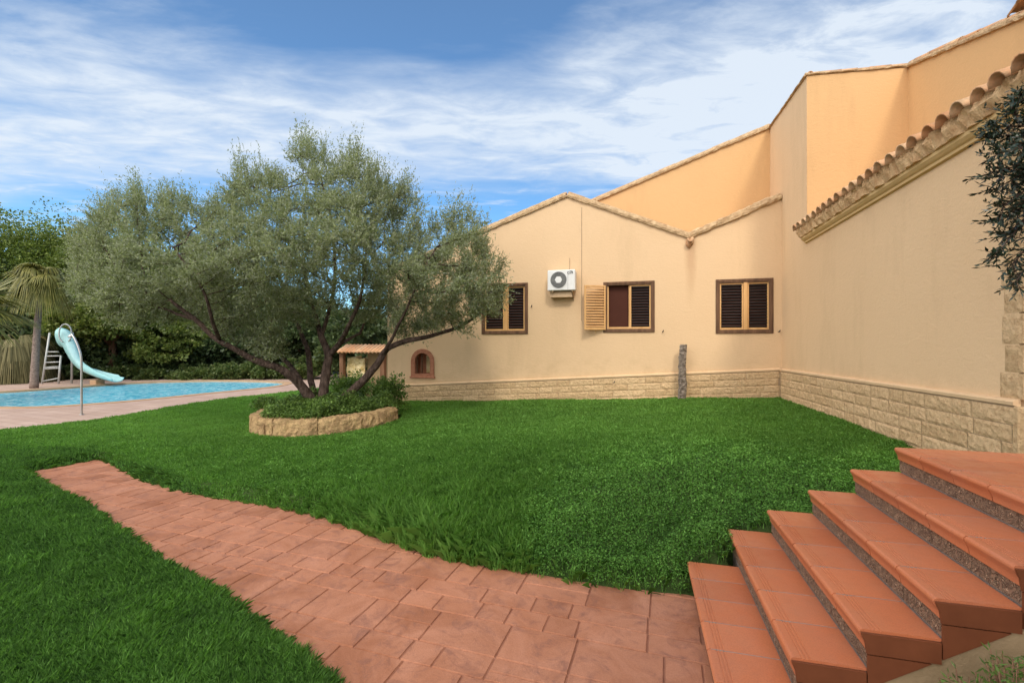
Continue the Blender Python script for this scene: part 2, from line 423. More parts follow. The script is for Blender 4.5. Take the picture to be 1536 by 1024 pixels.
# terrain sheet of the lawn: fine grid, cells under the path removed
def build_lawn_sheet():
    xs = np.arange(-13.8, 5.05, .09); ys = np.arange(-1.5, 21, .09)
    X, Y = np.meshgrid(xs, ys, indexing='ij'); P = np.stack([X.ravel(), Y.ravel()], 1)
    Z = lawn_z(P[:, 0], P[:, 1])
    Z += .008 * snoise(P[:, 0], P[:, 1], 5, 3)
    ins = inside(P, PATH)
    out = ~inside(P, LAWN_OUT)
    sd_ = pdist(P, PATH) * np.where(ins, -1, 1)
    Z = np.where((sd_ < .10) & (sd_ > -.3), np.minimum(Z, -.02 + 1.1 * sd_), Z)
    Z = np.where((out & ~ins) | (sd_ <= -.3), -.10, Z)
    V = np.stack([P[:, 0], P[:, 1], Z], 1)
    nx, ny = len(xs), len(ys); I = np.arange(nx * ny).reshape(nx, ny)
    q = np.stack([I[:-1, :-1], I[1:, :-1], I[1:, 1:], I[:-1, 1:]], -1).reshape(-1, 4)
    low = (ins & (sd_ < -.1)) | out
    keep = low[q].sum(1) < 4
    q = q[keep]
    me = bpy.data.meshes.new('lawn'); me.from_pydata([tuple(v) for v in V], [], [tuple(int(i) for i in f) for f in q])
    me.polygons.foreach_set('use_smooth', [True] * len(q))
    o = link('lawn', me, M_soil); tag(o, kind='structure'); o['label'] = 'green lawn sheet sloping up to the house'
build_lawn_sheet()

# big ground sheet
g = MB(); g.add([(-260, -200, -.13), (260, -200, -.13), (260, 400, -.13), (-260, 400, -.13)], [(0, 1, 2, 3)])
tag(g.build('ground', M_ground), kind='structure')

# grass, built as real blades and leaves
def build_grass(n_total):
    d = (rng.uniform(2.0 ** .45, 21.0 ** .45, n_total)) ** (1 / .45)
    u = rng.uniform(-1.28, 1.28, n_total)
    P = F[None, :2] * d[:, None] + R[None, :2] * (u * d)[:, None]
    m = inside(P, LAWN_OUT)
    dp_raw = pdist(P[:, :2], PATH)
    ip = inside(P, PATH)
    edge_over = ip & (P[:, 0] < .1) & (dp_raw < .025 + .02 * np.sin(P[:, 0] * 31 + P[:, 1] * 23))
    m &= (~ip) | edge_over
    m &= ~((np.linalg.norm(P - PC, axis=1) < PR + .02))
    m &= ~((P[:, 0] > .40) & (P[:, 1] < 4.03)) & ~((P[:, 0] > .74) & (P[:, 1] < 4.32))
    m &= ~((P[:, 1] > 12.33) & (P[:, 0] > -7.1)) & ~(P[:, 0] > 3.27)
    dd = pdist(P[:, :2], DECK_EDGE, False)
    m &= (dd > .04 + .05 * np.abs(np.sin(P[:, 1] * 13)))
    P = P[m]; d = d[m]; dp = dp_raw[m]; n = len(P); ip = ip[m]
    x, y = P[:, 0], P[:, 1]
    gz = lawn_z(x, y)
    right = (y > np.interp(x, [-9, -5, -2.2, -1, .5], [5.9, 4.7, 3.6, 3.2, 3.0]))   # far side of the path
    nearz = np.exp(-np.clip(dp, 0, 9) / 1.3) * right * np.clip((x + 4.6) / 2.6, 0, 1)
    clover = np.clip((x + 1.25) / .5 + .35 * snoise(x, y, 3, 11), 0, 1) * right * np.clip((7.2 - y + .5 * np.sin(x * 2)) / 2.2, 0, 1)
    h = .040 + .055 * nearz
    lump = snoise(x, y, 9, 5, 2); lump2 = snoise(x, y, 2.2, 8, 2)
    h = h * (1 + .25 * lump + .15 * lump2)
    edge_drop = np.clip(dp / .07, .15, 1)
    z0 = gz + np.where(ip, -.03, 0)
    z0 = np.where(ip, -.012, np.minimum(gz, -.02 + 1.1 * dp))
    # type 0: blades (triangles bent), type 1: clover leaves
    longz = np.exp(-((x + 2.1) / 1.0) ** 2) * np.exp(-np.clip(dp - .1, 0, 9) / .7) * right
    left = ~right
    is_leaf = rng.random(n) < np.clip(clover * .9 + .25 * right * (1 - longz) - longz, .0, .93)
    s = (d / 4.0) ** .62
    ang = rng.uniform(0, 2 * pi, n)
    # blades
    b = ~is_leaf; nb = b.sum()
    L = (h[b] * rng.uniform(.7, 1.5, nb) + .012) * (1 + 1.2 * longz[b] * rng.random(nb) ** .7) * (s[b] ** .25)
    L = np.where(left[b], L * 1.15, L)
    W = .0026 * s[b] * rng.uniform(.7, 1.3, nb) * (1 + .3 * left[b])
    W = np.where(left[b], W, W * 1.0) * (1 + 0.9 * np.clip((d[b] - 7) / 7, 0, 1))
    lean = rng.uniform(.35, 1.5, nb) * np.where(left[b], 1.3, 1.0)
    la = ang[b] + .9 * snoise(x[b], y[b], 4, 21)
    la = np.where(left[b], 2.6 + .9 * snoise(x[b], y[b], 3, 22) + rng.normal(0, .9, nb), la)
    dx, dy = np.cos(la), np.sin(la); px_, py_ = -dy, dx
    twist = rng.uniform(-1, 1, nb); 
    base = np.stack([x[b], y[b], z0[b]], 1)
    side = np.stack([px_ * W, py_ * W, twist * W * .5], 1)
    mid = base + np.stack([dx * L * .35 * lean * .6, dy * L * .35 * lean * .6, L * .62 / np.sqrt(1 + .3 * lean ** 2)], 1)
    tip = mid + np.stack([dx * L * .5 * lean, dy * L * .5 * lean, L * (.55 - .32 * lean)], 1)
    V = np.stack([base - side, base + side, mid + side * .85, tip, mid - side * .85], 1)
    va = np.clip(rng.normal(.5, .2, nb) + .12 * lump[b] + .25 * longz[b] + np.clip((y[b] - 6) / 10, 0, .18) - .16 * left[b] + .08 * right[b], 0, 1)
    np_mesh('grass', V, 5, M_grass, None, va)
    o = bpy.data.objects['grass']; tag(o, 'short green grass blades covering the lawn on both sides of the path', 'grass', kind='stuff')
    # clover leaves
    c = is_leaf; nc = c.sum()
    hh = h[c] * rng.uniform(.45, 1.15, nc) * (1 + .5 * clover[c]) + .004
    cen = np.stack([x[c] + rng.normal(0, .006, nc), y[c] + rng.normal(0, .006, nc), z0[c] + hh * np.clip(dp[c] / .05, .55, 1) ** .5], 1)
    S = .0075 * s[c] * rng.uniform(.6, 1.35, nc)
    a = rng.uniform(0, 2 * pi, nc)
    t1 = np.stack([np.cos(a), np.sin(a), rng.normal(0, .45, nc)], 1); t2 = np.stack([-np.sin(a), np.cos(a), rng.normal(0, .45, nc)], 1)
    V = np.stack([cen - t1 * S[:, None], cen + t2 * S[:, None] * .75, cen + t1 * S[:, None] * 1.1, cen - t2 * S[:, None] * .75], 1)
    va = np.clip(rng.normal(.50, .2, nc) + .15 * lump[c] - .14 * clover[c] + np.clip((y[c] - 6) / 10, 0, .18), 0, 1)
    o = np_mesh('clover', V, 4, M_grass, None, va)
    tag(o, 'low dark green clover spreading through the lawn beside the steps', 'ground cover', kind='stuff')
build_grass(1500000)

# ------------------------------------------------------------------ paved path
def build_path():
    u = .165
    x0, y0 = -9.6, -1.5
    nx, ny = int(10.1 / u) + 1, int(8.0 / u)
    occ = np.zeros((nx, ny), bool); own = np.zeros((nx, ny), int); tid = 0
    r = random.Random(5); mb = MB(); sizes = [(3, 2), (2, 3), (2, 2), (3, 3), (2, 2), (3, 2), (4, 2), (2, 1)]
    P = np.array(PATH)
    stones = []; yy = y0
    while yy < 6.6:
        h = r.choice([.20, .26, .30, .35]); xx = x0 - r.uniform(0, .4)
        while xx < .9:
            w = r.choice([.22, .28, .34, .40, .46, .54])
            q = r.random()
            if q < .22 and w > .4:
                c_ = h * r.choice([.4, .5, .6]); stones += [(xx, xx + w, yy, yy + c_), (xx, xx + w, yy + c_, yy + h)]
            elif q < .36 and w > .4:
                c_ = w * r.choice([.35, .5]); k_ = h * .5; stones += [(xx, xx + c_, yy, yy + h), (xx + c_, xx + w, yy, yy + k_), (xx + c_, xx + w, yy + k_, yy + h)]
            else: stones.append((xx, xx + w, yy, yy + h))
            xx += w
        yy += h
    ca, sa_ = cos(radians(-3.5)), sin(radians(-3.5))
    rot = lambda p: (min(p[0] * ca - p[1] * sa_, .425), p[0] * sa_ + p[1] * ca + .15, p[2])
    if True:
        for X0, X1, Y0, Y1 in stones:
            cx_, cy_, _ = rot(((X0 + X1) / 2, (Y0 + Y1) / 2, 0))
            c = np.array([[cx_, cy_]])
            if not inside(c, PATH)[0] and pdist(c, PATH)[0] > .45: continue
            if rot((X0, Y0, 0))[0] > .40: continue
            gp = .003; b = .006; dz = r.uniform(-.001, .001)
            j_ = lambda: r.uniform(-.003, .003)
            vs = [(X0 + gp + j_(), Y0 + gp + j_(), -.012), (X1 - gp + j_(), Y0 + gp + j_(), -.012), (X1 - gp + j_(), Y1 - gp + j_(), -.012), (X0 + gp + j_(), Y1 - gp + j_(), -.012)]
            top = [(X0 + gp + b, Y0 + gp + b, dz), (X1 - gp - b, Y0 + gp + b, dz), (X1 - gp - b, Y1 - gp - b, dz), (X0 + gp + b, Y1 - gp - b, dz)]
            vs = [rot(p) for p in vs]; top = [rot(p) for p in top]
            mb.add(vs + top, [(4, 5, 6, 7), (0, 1, 5, 4), (1, 2, 6, 5), (2, 3, 7, 6), (3, 0, 4, 7)])
    mb.add([(x0 - .2, -1.6, -.009), (.43, -1.6, -.009), (.43, 6.4, -.009), (x0 - .2, 6.4, -.009)], [(0, 1, 2, 3)], mi=1)
    o = mb.build('path', [M_path, M_joint], fixn=False); tag(o, kind='structure')
build_path()

# ------------------------------------------------------------------ pool
near_w = [(-120, 613), (0, 613), (44, 613.5), (100, 611), (205, 603), (293, 593.5), (360, 587), (400, 583), (424, 579)]
far_w = [(428, 575.5), (400, 573.6), (350, 572.6), (308, 572.6), (240, 574), (176, 577), (123, 581.5), (60, 586), (0, 590), (-120, 596)]
WP = [at_z(a, b, -.06)[:2] for a, b in near_w + far_w]
def offset_poly(pl, w):
    pl = [np.array(p) for p in pl]; n = len(pl); out = []
    area = sum(pl[i][0] * pl[(i + 1) % n][1] - pl[(i + 1) % n][0] * pl[i][1] for i in range(n))
    sg = 1 if area > 0 else -1
    for i in range(n):
        a, b, c = pl[i - 1], pl[i], pl[(i + 1) % n]
        d1 = (b - a) / np.linalg.norm(b - a); d2 = (c - b) / np.linalg.norm(c - b)
        n1 = np.array([d1[1], -d1[0]]) * sg; n2 = np.array([d2[1], -d2[0]]) * sg
        m = n1 + n2; m /= np.linalg.norm(m); k = w / max(.5, m @ n1)
        out.append(b + m * k)
    return out
def smooth_poly(pl, it=2):
    for _ in range(it):
        q = []
        for i in range(len(pl)):
            a, b = np.array(pl[i]), np.array(pl[(i + 1) % len(pl)]); q += [a * .75 + b * .25, a * .25 + b * .75]
        pl = q
    return pl
WPs = smooth_poly(WP); CP = offset_poly(WPs, .34)
deck_out = [(-12.9, 1.5), (-13.0, 6.9), (-12.5, 8.6), (-12.9, 11), (-13.1, 13), (-12.6, 16), (-12.1, 22), (-12.1, 27), (-24, 24.5), (-34, 24), (-60, 20), (-60, 1.5)]
me = flat_curve(deck_out, [CP], .1, M_Z(0, .1)); o = link('pool_deck', me, M_deck); tag(o, kind='structure')
me = flat_curve(CP, [WPs], .13, M_Z(.02, .13)); o = link('pool_coping', me, M_cope); tag(o, kind='structure')
w = MB(); WO = offset_poly(WPs, .1); w.add([(p[0], p[1], -.06) for p in WO], [tuple(range(len(WO)))])
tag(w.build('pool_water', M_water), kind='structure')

# shower pole
def spline(pts, n=8):
    pts = [Vector(p) for p in pts]; out = []
    for i in range(len(pts) - 1):
        p0, p1, p2, p3 = pts[max(i - 1, 0)], pts[i], pts[i + 1], pts[min(i + 2, len(pts) - 1)]
        for k in range(n):
            t = k / n
            out.append(.5 * ((2 * p1) + (-p0 + p2) * t + (2 * p0 - 5 * p1 + 4 * p2 - p3) * t * t + (-p0 + 3 * p1 - 3 * p2 + p3) * t ** 3))
    out.append(pts[-1]); return out
B = at_z(122.5, 622, 0); dS = float(B @ F)
sh = empty('garden_shower', tuple(B), 'slender steel garden shower pole bent at its top, standing on the pool deck', 'garden shower')
m = MB(); m.tube(spline([at_d(122.5, 622, dS), at_d(122.3, 580, dS), at_d(122, 540, dS), at_d(118, 522, dS), at_d(112, 508, dS), at_d(107, 501, dS)]), .026, 10); m.build('pole', M_steel, sh)
m = MB(); c = at_d(106, 502, dS); m.tube([c + [0, 0, .01], c + [0, 0, -.03], c + [0, 0, -.07]], [.02, .05, .065], 12); m.build('shower_head', M_steel, sh)
m = MB(); m.tube([B + [0, 0, .001], B + [0, 0, .02]], .055, 12); m.build('base', M_steel, sh)

# pool slide
dL = 22.0
base = at_d(100, 577, dL); base[2] = 0
sl = empty('pool_slide', tuple(base), 'aqua water slide with a white ladder on the far edge of the pool', 'pool slide')
def P3(px, py, d): return Vector(at_d(px, py, d))
def chute():
    # centre line, width direction and depth of the trough; it sweeps down and towards the pool
    ctl = [P3(84, 509, 22.6), P3(93, 512, 22.5), P3(100, 527, 22.3), P3(108, 542, 22.1), P3(120, 554, 22.0), P3(137, 562, 22.0), P3(155, 568, 22.0), P3(176, 572.5, 22.0)]
    c = spline(ctl, 8); n = len(c); vs = []; Fv = Vector(F); Rv = Vector(R)
    K = 14
    for i, p in enumerate(c):
        t = (c[min(i + 1, n - 1)] - c[max(i - 1, 0)]).normalized(); f = i / (n - 1)
        wd = (Fv * (.55 + .35 * f) * -1 + Rv * (1 - f) * 1.15 + Vector((0, 0, .55 * (1 - f)))); wd = (wd - t * wd.dot(t)).normalized()
        up = wd.cross(t); 
        if up.z < 0: up = -up
        W = .47 - .15 * f; D = .30 - .05 * f + .06 * sin(pi * f)
        if f > .93: D *= .75
        for k in range(K + 1):
            a = pi * k / K; x = -cos(a); y = -abs(sin(a)) ** .6
            flare = .03 if k in (0, K) else 0
            vs.append(p + wd * W * (x + (flare * (-1 if k == 0 else 1) * 2)) + up * (D * (y + 1)))
    n2 = n * (K + 1); m = MB()
    fs = []
    for i in range(n - 1):
        for k in range(K): a = i * (K + 1) + k; fs.append((a, a + 1, a + K + 2, a + K + 1))
    m.add(vs, fs, True)
    o = m.build('chute', M_slide, sl, fixn=False)
    so = o.modifiers.new('s', 'SOLIDIFY'); so.thickness = .03; so.offset = 0
chute()
dl = 22.6
def lp(px, py, dd=0): return P3(px, py, dl + dd)
for (a, b) in (((62.5, 578.5), (74.5, 499)), ((87.5, 577), (91.5, 533))):
    m = MB(); m.tube([lp(*a), lp(*b)], .042, 8); m.build('ladder_rail', M_rail, sl)
for (xa, ya, xb, yb) in ((64, 571.5, 88, 567), (65.5, 553, 89, 552), (66, 551, 89.5, 549.5), (68.5, 543.5, 90, 542.5), (70, 534, 91, 533.5), (71.5, 527.5, 88, 527.5)):
    m = MB(); m.tube([lp(xa, ya), lp(xb, yb)], .028, 6); m.build('rung', M_rail, sl)
for (cx, cy, rx, ry, dd) in ((98, 500, 9.5, 14, 0.0),):
    m = MB(); m.tube([P3(cx + rx * cos(w), cy - ry * sin(w), 22.3 + dd) for w in np.linspace(radians(-60), radians(250), 28)], .03, 8); m.build('hoop_rail', M_rail, sl)
m = MB(); m.tube([P3(109, 499, 22.5), P3(108, 520, 22.7), P3(107.5, 576, 22.8)], .045, 8); m.build('support_leg', M_rail, sl)
m = MB(); q = P3(146, 575, 22.2); m.box(q.x - .2, q.x + .2, q.y - .2, q.y + .2, -.04, .22, .02); m.build('foot_block', M_cope, sl)

# ------------------------------------------------------------------ house
house = empty('house', (-1.8, 12.33, 0), 'low peach plastered villa with tiled gables, louvred windows and a rough stone base', 'house')
YF, XW, YT, YU, XT = 12.33, 3.31, 10.65, 13.34, 5.04
def WX(px): return float(at_Y(px, 500, YF)[0])
def WZ(px, py): return float(at_Y(px, py, YF)[2])
wins = []
for nm, x0, x1, y0, y1 in (('l', 722.5, 792, 425, 501), ('m', 905, 982, 422, 498.5), ('r', 1073.5, 1160, 418, 500)):
    xm = (x0 + x1) / 2
    wins.append((nm, WX(x0), WX(x1), WZ(xm, y1), WZ(xm, y0)))
nx0, nx1 = WX(617), WX(651.5); nz0, nz1 = WZ(634, 567), WZ(634, 523)
def arch(x0, x1, z0, z1, n=12):
    r = (x1 - x0) / 2; c = (x0 + x1) / 2
    return [(x0, z0), (x1, z0)] + [(c + r * cos(a), z1 - r + r * sin(a)) for a in np.linspace(0, pi, n)]
fr = .075
holes = [[(a + fr, c + fr), (b - fr, c + fr), (b - fr, e - fr), (a + fr, e - fr)] for _, a, b, c, e in wins]
holes.append(arch(nx0 + .06, nx1 - .06, nz0 + .06, nz1 - .06))
front = [(-7.1, -.12), (XW, -.12), (XW, 5.42), (1.26, 4.60), (-1.80, 5.88), (-7.1, 4.06)]
me = flat_curve(front, holes, .28, M_Y(YF, .28)); link('front_wall', me, M_wall, house)
m = MB(); xv = WX(872.5); m.box(xv - .008, xv + .008, YF - .006, YF + .01, 2.55, 5.52, 0); m.build('wall_joint', M_mortar, house)
me = flat_curve([(-7.1, 3.4), (XW, 3.4), (XW, 7.50), (-7.1, 3.86)], [], .25, M_Y(YU, .25)); link('upper_wall', me, M_up, house)
side = [(5.22, -.12), (13.34, -.12), (13.34, 7.50), (10.65, 7.36), (10.65, 4.2), (5.22, 4.2)]
me = flat_curve(side, [], .28, M_X(XW, .28)); link('side_wall', me, M_wall2, house)
me = flat_curve([(XW + .004, 3.9), (XT, 3.9), (XT, 7.25), (XW + .004, 7.34)], [], .25, M_Y(YT - .015, .25)); link('tower_wall', me, M_up, house)
me = flat_curve([(5.25, 3.9), (YT, 3.9), (YT, 7.27), (5.25, 5.46)], [], .25, M_X(XT, .25)); link('high_side_wall', me, M_up, house)
# return wall at the corner and far walls, so that the house is closed
me = flat_curve([(XW + .29, -.12), (9.5, -.12), (9.5, 4.2), (XT, 5.4), (XW + .29, 4.35)], [], .25, M_Y(5.24, .25)); link('end_wall', me, M_wall2, house)
me = flat_curve([(12.62, -.12), (20, -.12), (20, 3.9), (12.62, 3.9)], [], .25, M_X(-7.1, .25)); link('left_wall', me, M_wall, house)

# plinth of rock faced blocks
def plinth(fn, L, ztop, zbot_fn, name, seed, out=.05):
    r = random.Random(seed); m = MB()
    m.add([fn(0, -out * .7, -.12), fn(L, -out * .7, -.12), fn(L, -out * .7, ztop(L) - .01), fn(0, -out * .7, ztop(0) - .01)], [(0, 1, 2, 3)], mi=1)
    for row in range(8):
        s = -r.uniform(0, .35)
        while s < L:
            ln = r.choice([.34, .46, .5, .62, .8]); a, b = max(s, 0), min(s + ln, L); s += ln
            if b - a < .03: continue
            zt = lambda q: ztop(q) - row * .163 - .03
            if zt(a) < zbot_fn(a) - .05: continue
            g = .003; nu = max(2, int((b - a) / .045)); nv = 5; vs = []; fs = []
            for i in range(nu + 1):
                for j in range(nv + 1):
                    q = a + g + (b - a - 2 * g) * i / nu; h = .163 * j / nv; hh = min(max(h, g), .163 - g)
                    z = zt(q) - hh
                    e = (i in (0, nu)) or (j in (0, nv))
                    p = fn(q, 0, z)
                    dsp = -out * .8 if e else -out - .012 * noise.noise((p[0] * 7, p[1] * 7, p[2] * 9)) - .009 * noise.noise((p[0] * 21, p[1] * 21, p[2] * 21))
                    vs.append(fn(q, dsp, z))
            for i in range(nu):
                for j in range(nv): k = i * (nv + 1) + j; fs.append((k, k + 1, k + nv + 2, k + nv + 1))
            m.add(vs, fs)
    m.build(name, [M_block, M_mortar], house)
    # moulded top strip
    c = MB(); n = 60; vs = []
    for i in range(n + 1):
        q = L * i / n; z = ztop(q)
        for dd, dz in ((-.0, .045), (-.045, .035), (-.06, .02), (-.055, -.012), (0, -.028)): vs.append(fn(q, dd, z + dz))
    fs = [(i * 5 + k, i * 5 + k + 1, i * 5 + k + 6, i * 5 + k + 5) for i in range(n) for k in range(4)]
    fs += [(0, 1, 2, 3, 4), tuple(n * 5 + k for k in range(5))]
    c.add(vs, fs); c.build('plinth_cap', M_wall2, house)
plinth(lambda q, o, z: (-7.1 + q, YF + o, z), 7.1 + XW - .055, lambda q: .69 + .061 * q - (.0 if q > 3 else 0), lambda q: .1, 'stone_plinth', 3)
plinth(lambda q, o, z: (XW + o, YF - .06 - q, z), YF - .06 - 5.2, lambda q: 1.315 + .013 * q, lambda q: .5, 'stone_plinth', 4)

m = MB(); m.box(XW - .062, XW + .45, 5.13, 5.199, -.1, 1.385, .01); m.build('stone_plinth', M_block, house)
# quoins at the near corner of the side wall
m = MB(); z = 1.44; k = 0; rq = random.Random(3)
while z < 4.0:
    h = rq.uniform(.22, .32); w = .20 if k % 2 else .26; k += 1
    w *= rq.uniform(.9, 1.1)
    nu, nv = 7, 6; vs = []; fs = []
    for i in range(nu + 1):
        for j in range(nv + 1):
            yy = 5.18 + w * i / nu; zz = z + .006 + (h - .012) * j / nv; e = i in (0, nu) or j in (0, nv)
            vs.append((XW - (.002 if e else .012 + .012 * noise.noise((yy * 9, zz * 9, 1))), yy, zz))
    for i in range(nu):
        for j in range(nv): q = i * (nv + 1) + j; fs.append((q, q + 1, q + nv + 2, q + nv + 1))
    m.add(vs, fs)
    m.box(XW - .004, XW + .30, 5.165, 5.20, z + .006, z + h - .006, .004)
    z += h
m.build('quoin', M_block, house)

# tiles
def barrel(m, p, ax, up, L, r0, r1, seg=7, th=.014, concave=False):
    p = Vector(p); ax = Vector(ax).normalized(); up = Vector(up); up = (up - ax * up.dot(ax)).normalized(); sd = ax.cross(up)
    s = -1 if concave else 1; vs = []
    for (t, r) in ((0, r0), (L, r1)):
        for rr in (r, r - th):
            for k in range(seg + 1):
                a = pi * k / seg; vs.append(p + ax * t + sd * (cos(a) * rr) + up * (s * sin(a) * rr * 1.0))
    n = seg + 1; fs = []
    for k in range(seg):
        fs.append((k, k + 1, 2 * n + k + 1, 2 * n + k)); fs.append((n + k, 3 * n + k, 3 * n + k + 1, n + k + 1))
        fs.append((k, n + k, n + k + 1, k + 1)); fs.append((2 * n + k, 2 * n + k + 1, 3 * n + k + 1, 3 * n + k))
    fs.append((0, 2 * n, 3 * n, n)); fs.append((n - 1, 2 * n - 1, 4 * n - 1, 3 * n - 1))
    m.add(vs, fs, True)
def verge(pts, depth_dir, name, seed, mortar=.10, step=.33, tiles=True, r=.085, over=.05, amp=.02):
    r_ = random.Random(seed); dd = Vector(depth_dir)
    m = MB(); t = MB()
    for a, b in zip(pts[:-1], pts[1:]):
        a, b = Vector(a), Vector(b); L = (b - a).length; ax = (b - a) / L; up = dd.cross(ax)
        if up.z < 0: up = -up
        n = int(L / .07); vs = []; prof = [(-over, 0), (-over - .012, .35), (-over + .004, .8), (-over * .2, 1.0), (.28, 1.0), (.28, 0)]
        for i in range(n + 1):
            for j, (o, h) in enumerate(prof):
                p = a + ax * (L * i / n) + dd * o + up * (h * mortar)
                nz = noise.noise((p.x * 6 + seed, p.y * 6, p.z * 6 + j)) * amp + noise.noise((p.x * 19, p.y * 19 + seed, p.z * 19 + j)) * amp * .6
                if j < 4: p = p + dd * nz * .8 + up * (nz if j >= 2 else nz * .5)
                vs.append(p)
        K = len(prof); fs = [(i * K + k, i * K + (k + 1) % K, (i + 1) * K + (k + 1) % K, (i + 1) * K + k) for i in range(n) for k in range(K)]
        fs += [tuple(range(K)), tuple(n * K + k for k in range(K))]
        m.add(vs, fs, False)
        if tiles:
            s = 0.0
            lo = a if a.z < b.z else b; dirn = ax if a.z < b.z else -ax
            while s < L - .1:
                ln = min(step * 1.25, L - s + .04)
                p = lo + dirn * s + up * (mortar * .70 + r_.uniform(-.008, .008)) + dd * (.055 + r_.uniform(-.012, .012))
                barrel(t, p - up * .012, dirn * 1.0 + up * .03, up, ln, r, r * .8)
                s += step
    m.build(name + '_mortar', M_verge, house)
    if tiles: t.build(name + '_tiles', M_rtile, house)
verge([(-7.2, YF, 3.96), (-1.80, YF, 5.82)], (0, 1, 0), 'verge', 1, .15, .36, True, .07)
verge([(-1.80, YF, 5.825), (1.26, YF, 4.54)], (0, 1, 0), 'verge', 2, .15, .36, True, .07)
verge([(1.26, YF, 4.54), (XW - .0, YF, 5.36)], (0, 1, 0), 'verge', 3, .17, .40, False, .07, .07, .035)
verge([(-7.2, YU, 3.82), (XW, YU, 7.49)], (0, 1, 0), 'verge', 4, .12, .36, True, .07)
verge([(XW, YT - .02, 7.345), (XW, YU + .1, 7.49)], (1, 0, 0), 'parapet', 5, .05, .36, True, .06, .04)
verge([(XW - .03, YT, 7.35), (XT, YT, 7.26)], (0, 1, 0), 'parapet', 6, .05, .28, True, .08, .04)
verge([(XT, 5.2, 5.44), (XT, YT, 7.255)], (1, 0, 0), 'verge', 7, .08, .42, True, .09, .05)
# projecting higher roof corner at the far right
m = MB(); a = Vector(at_X(1517, 26, XT + .02)); b = Vector(at_X(1560, -40, XT + .02))
ax = (b - a)
for i in range(3): barrel(m, a + ax * (.33 * i) + Vector((.05, 0, 0)), ax, (0, .5, 1), .45, .10, .085)
m.build('ridge_tiles', M_rtile, house)
# small gutter spout where the two gables meet
m = MB(); sx, sz = 1.26, 4.56
barrel(m, (sx, YF + .2, sz - .02), (0, -1, -.08), (0, 0, 1), .38, .075, .07, concave=True)
m.tube([(sx - .03, YF - .02, sz - .02), (sx - .035, YF - .05, sz - .15), (sx + .0, YF - .03, sz - .24)], [.05, .06, .03], 7)
m.tube([(sx + .05, YF - .02, sz + .02), (sx + .055, YF - .06, sz - .10), (sx + .03, YF - .03, sz - .17)], [.05, .05, .03], 7)
m.build('roof_spout', M_rtile, house)
# tiled eave of the side wing
m = MB(); yy = 4.55; re = random.Random(9)
sl_ = .33
while yy < YT + .02:
    j = re.uniform(-.012, .012)
    for q in range(3):
        barrel(m, (XW - .24 + j + q * .36, yy, 4.235 + q * .36 * sl_ + .015 * q), (1, 0, sl_ - .02), (0, 0, 1), .44, .108, .088)
        barrel(m, (XW - .13 + q * .36, yy + .13, 4.30 + q * .36 * sl_), (1, 0, sl_), (0, 0, 1), .44, .072, .085, concave=True)
    yy += .262
m.build('eave_tiles', M_rtile, house)
m = MB(); n = int((YT - 4.5) / .035); K = 5; vs = []
for i in range(n + 1):
    y_ = 4.5 + (YT - 4.5) * i / n
    for j, (x_, z_) in enumerate(((XW - .02, 4.08), (XW - .13, 4.085), (XW - .175, 4.20), (XW - .17, 4.285), (XW - .02, 4.33))):
        nz = noise.noise((x_ * 8, y_ * 11, z_ * 8)) * .05; vs.append((x_ + (nz if j in (1, 2, 3) else 0), y_, z_ + nz * .6 * (j > 1)))
m.add(vs, [(i * K + k, i * K + (k + 1) % K, (i + 1) * K + (k + 1) % K, (i + 1) * K + k) for i in range(n) for k in range(K)] + [(0, 1, 2, 3, 4), tuple(n * K + k for k in range(5))])
m.build('eave_mortar', M_warm, house)
m = MB(); prof = [(0, 3.965), (-.04, 3.975), (-.045, 4.005), (-.07, 4.02), (-.10, 4.05), (-.11, 4.10), (0, 4.10)]
m.prism(prof, lambda a, b, t: (XW + a + .001 * (a > -.001), t, b), 4.5, YT - .0)
m.build('eave_moulding', M_mould, house)
# roof sheets
def roof_sheet(p0, p1, p2, p3, n=60, amp=.05):
    m = MB(); vs = []; p0, p1, p2, p3 = map(Vector, (p0, p1, p2, p3))
    for i in range(n * 4 + 1):
        f = i / (n * 4); a = p0.lerp(p1, f); b = p3.lerp(p2, f); w = amp * abs(sin(pi * f * n))
        vs += [a + Vector((0, 0, w)), b + Vector((0, 0, w)), a - Vector((0, 0, .1)), b - Vector((0, 0, .1))]
    fs = []
    for i in range(n * 4):
        k = i * 4; fs += [(k, k + 4, k + 5, k + 1), (k + 2, k + 3, k + 7, k + 6)]
    m.add(vs, fs); return m.build('roof', M_rtile, house, fixn=False)
roof_sheet((-7.2, 12.5, 3.98), (-7.2, 13.4, 3.98), (-1.8, 13.4, 5.84), (-1.8, 12.5, 5.84), 5)
roof_sheet((1.26, 12.5, 4.56), (1.26, 13.4, 4.56), (-1.8, 13.4, 5.84), (-1.8, 12.5, 5.84), 5)
roof_sheet((1.26, 12.5, 4.56), (1.26, 13.4, 4.56), (XW, 13.4, 5.36), (XW, 12.5, 5.36), 5)
roof_sheet((-7.2, 13.5, 3.78), (-7.2, 20, 3.78), (XW + 1.7, 20, 7.9), (XW + 1.7, 13.5, 7.9), 26)
roof_sheet((XW + .8, 5.2, 4.62), (XW + .8, YT, 4.62), (XT + .1, YT, 4.95), (XT + .1, 5.2, 4.95), 21)
roof_sheet((XT, YT, 7.2), (9.5, YT, 7.2), (9.5, 5.2, 5.40), (XT, 5.2, 5.40), 18)

# unseen two storey block added behind the camera to throw shade over the steps
m = MB(); m.box(2.5, 9.5, -6.5, -1.6, -.12, 7.0, .02); m.build('unseen_shade_block', M_wall, house)
m = MB(); m.box(2.25, 9.7, -6.7, -1.4, 7.0, 7.22, .02); m.build('unseen_shade_roof', M_rtile, house)
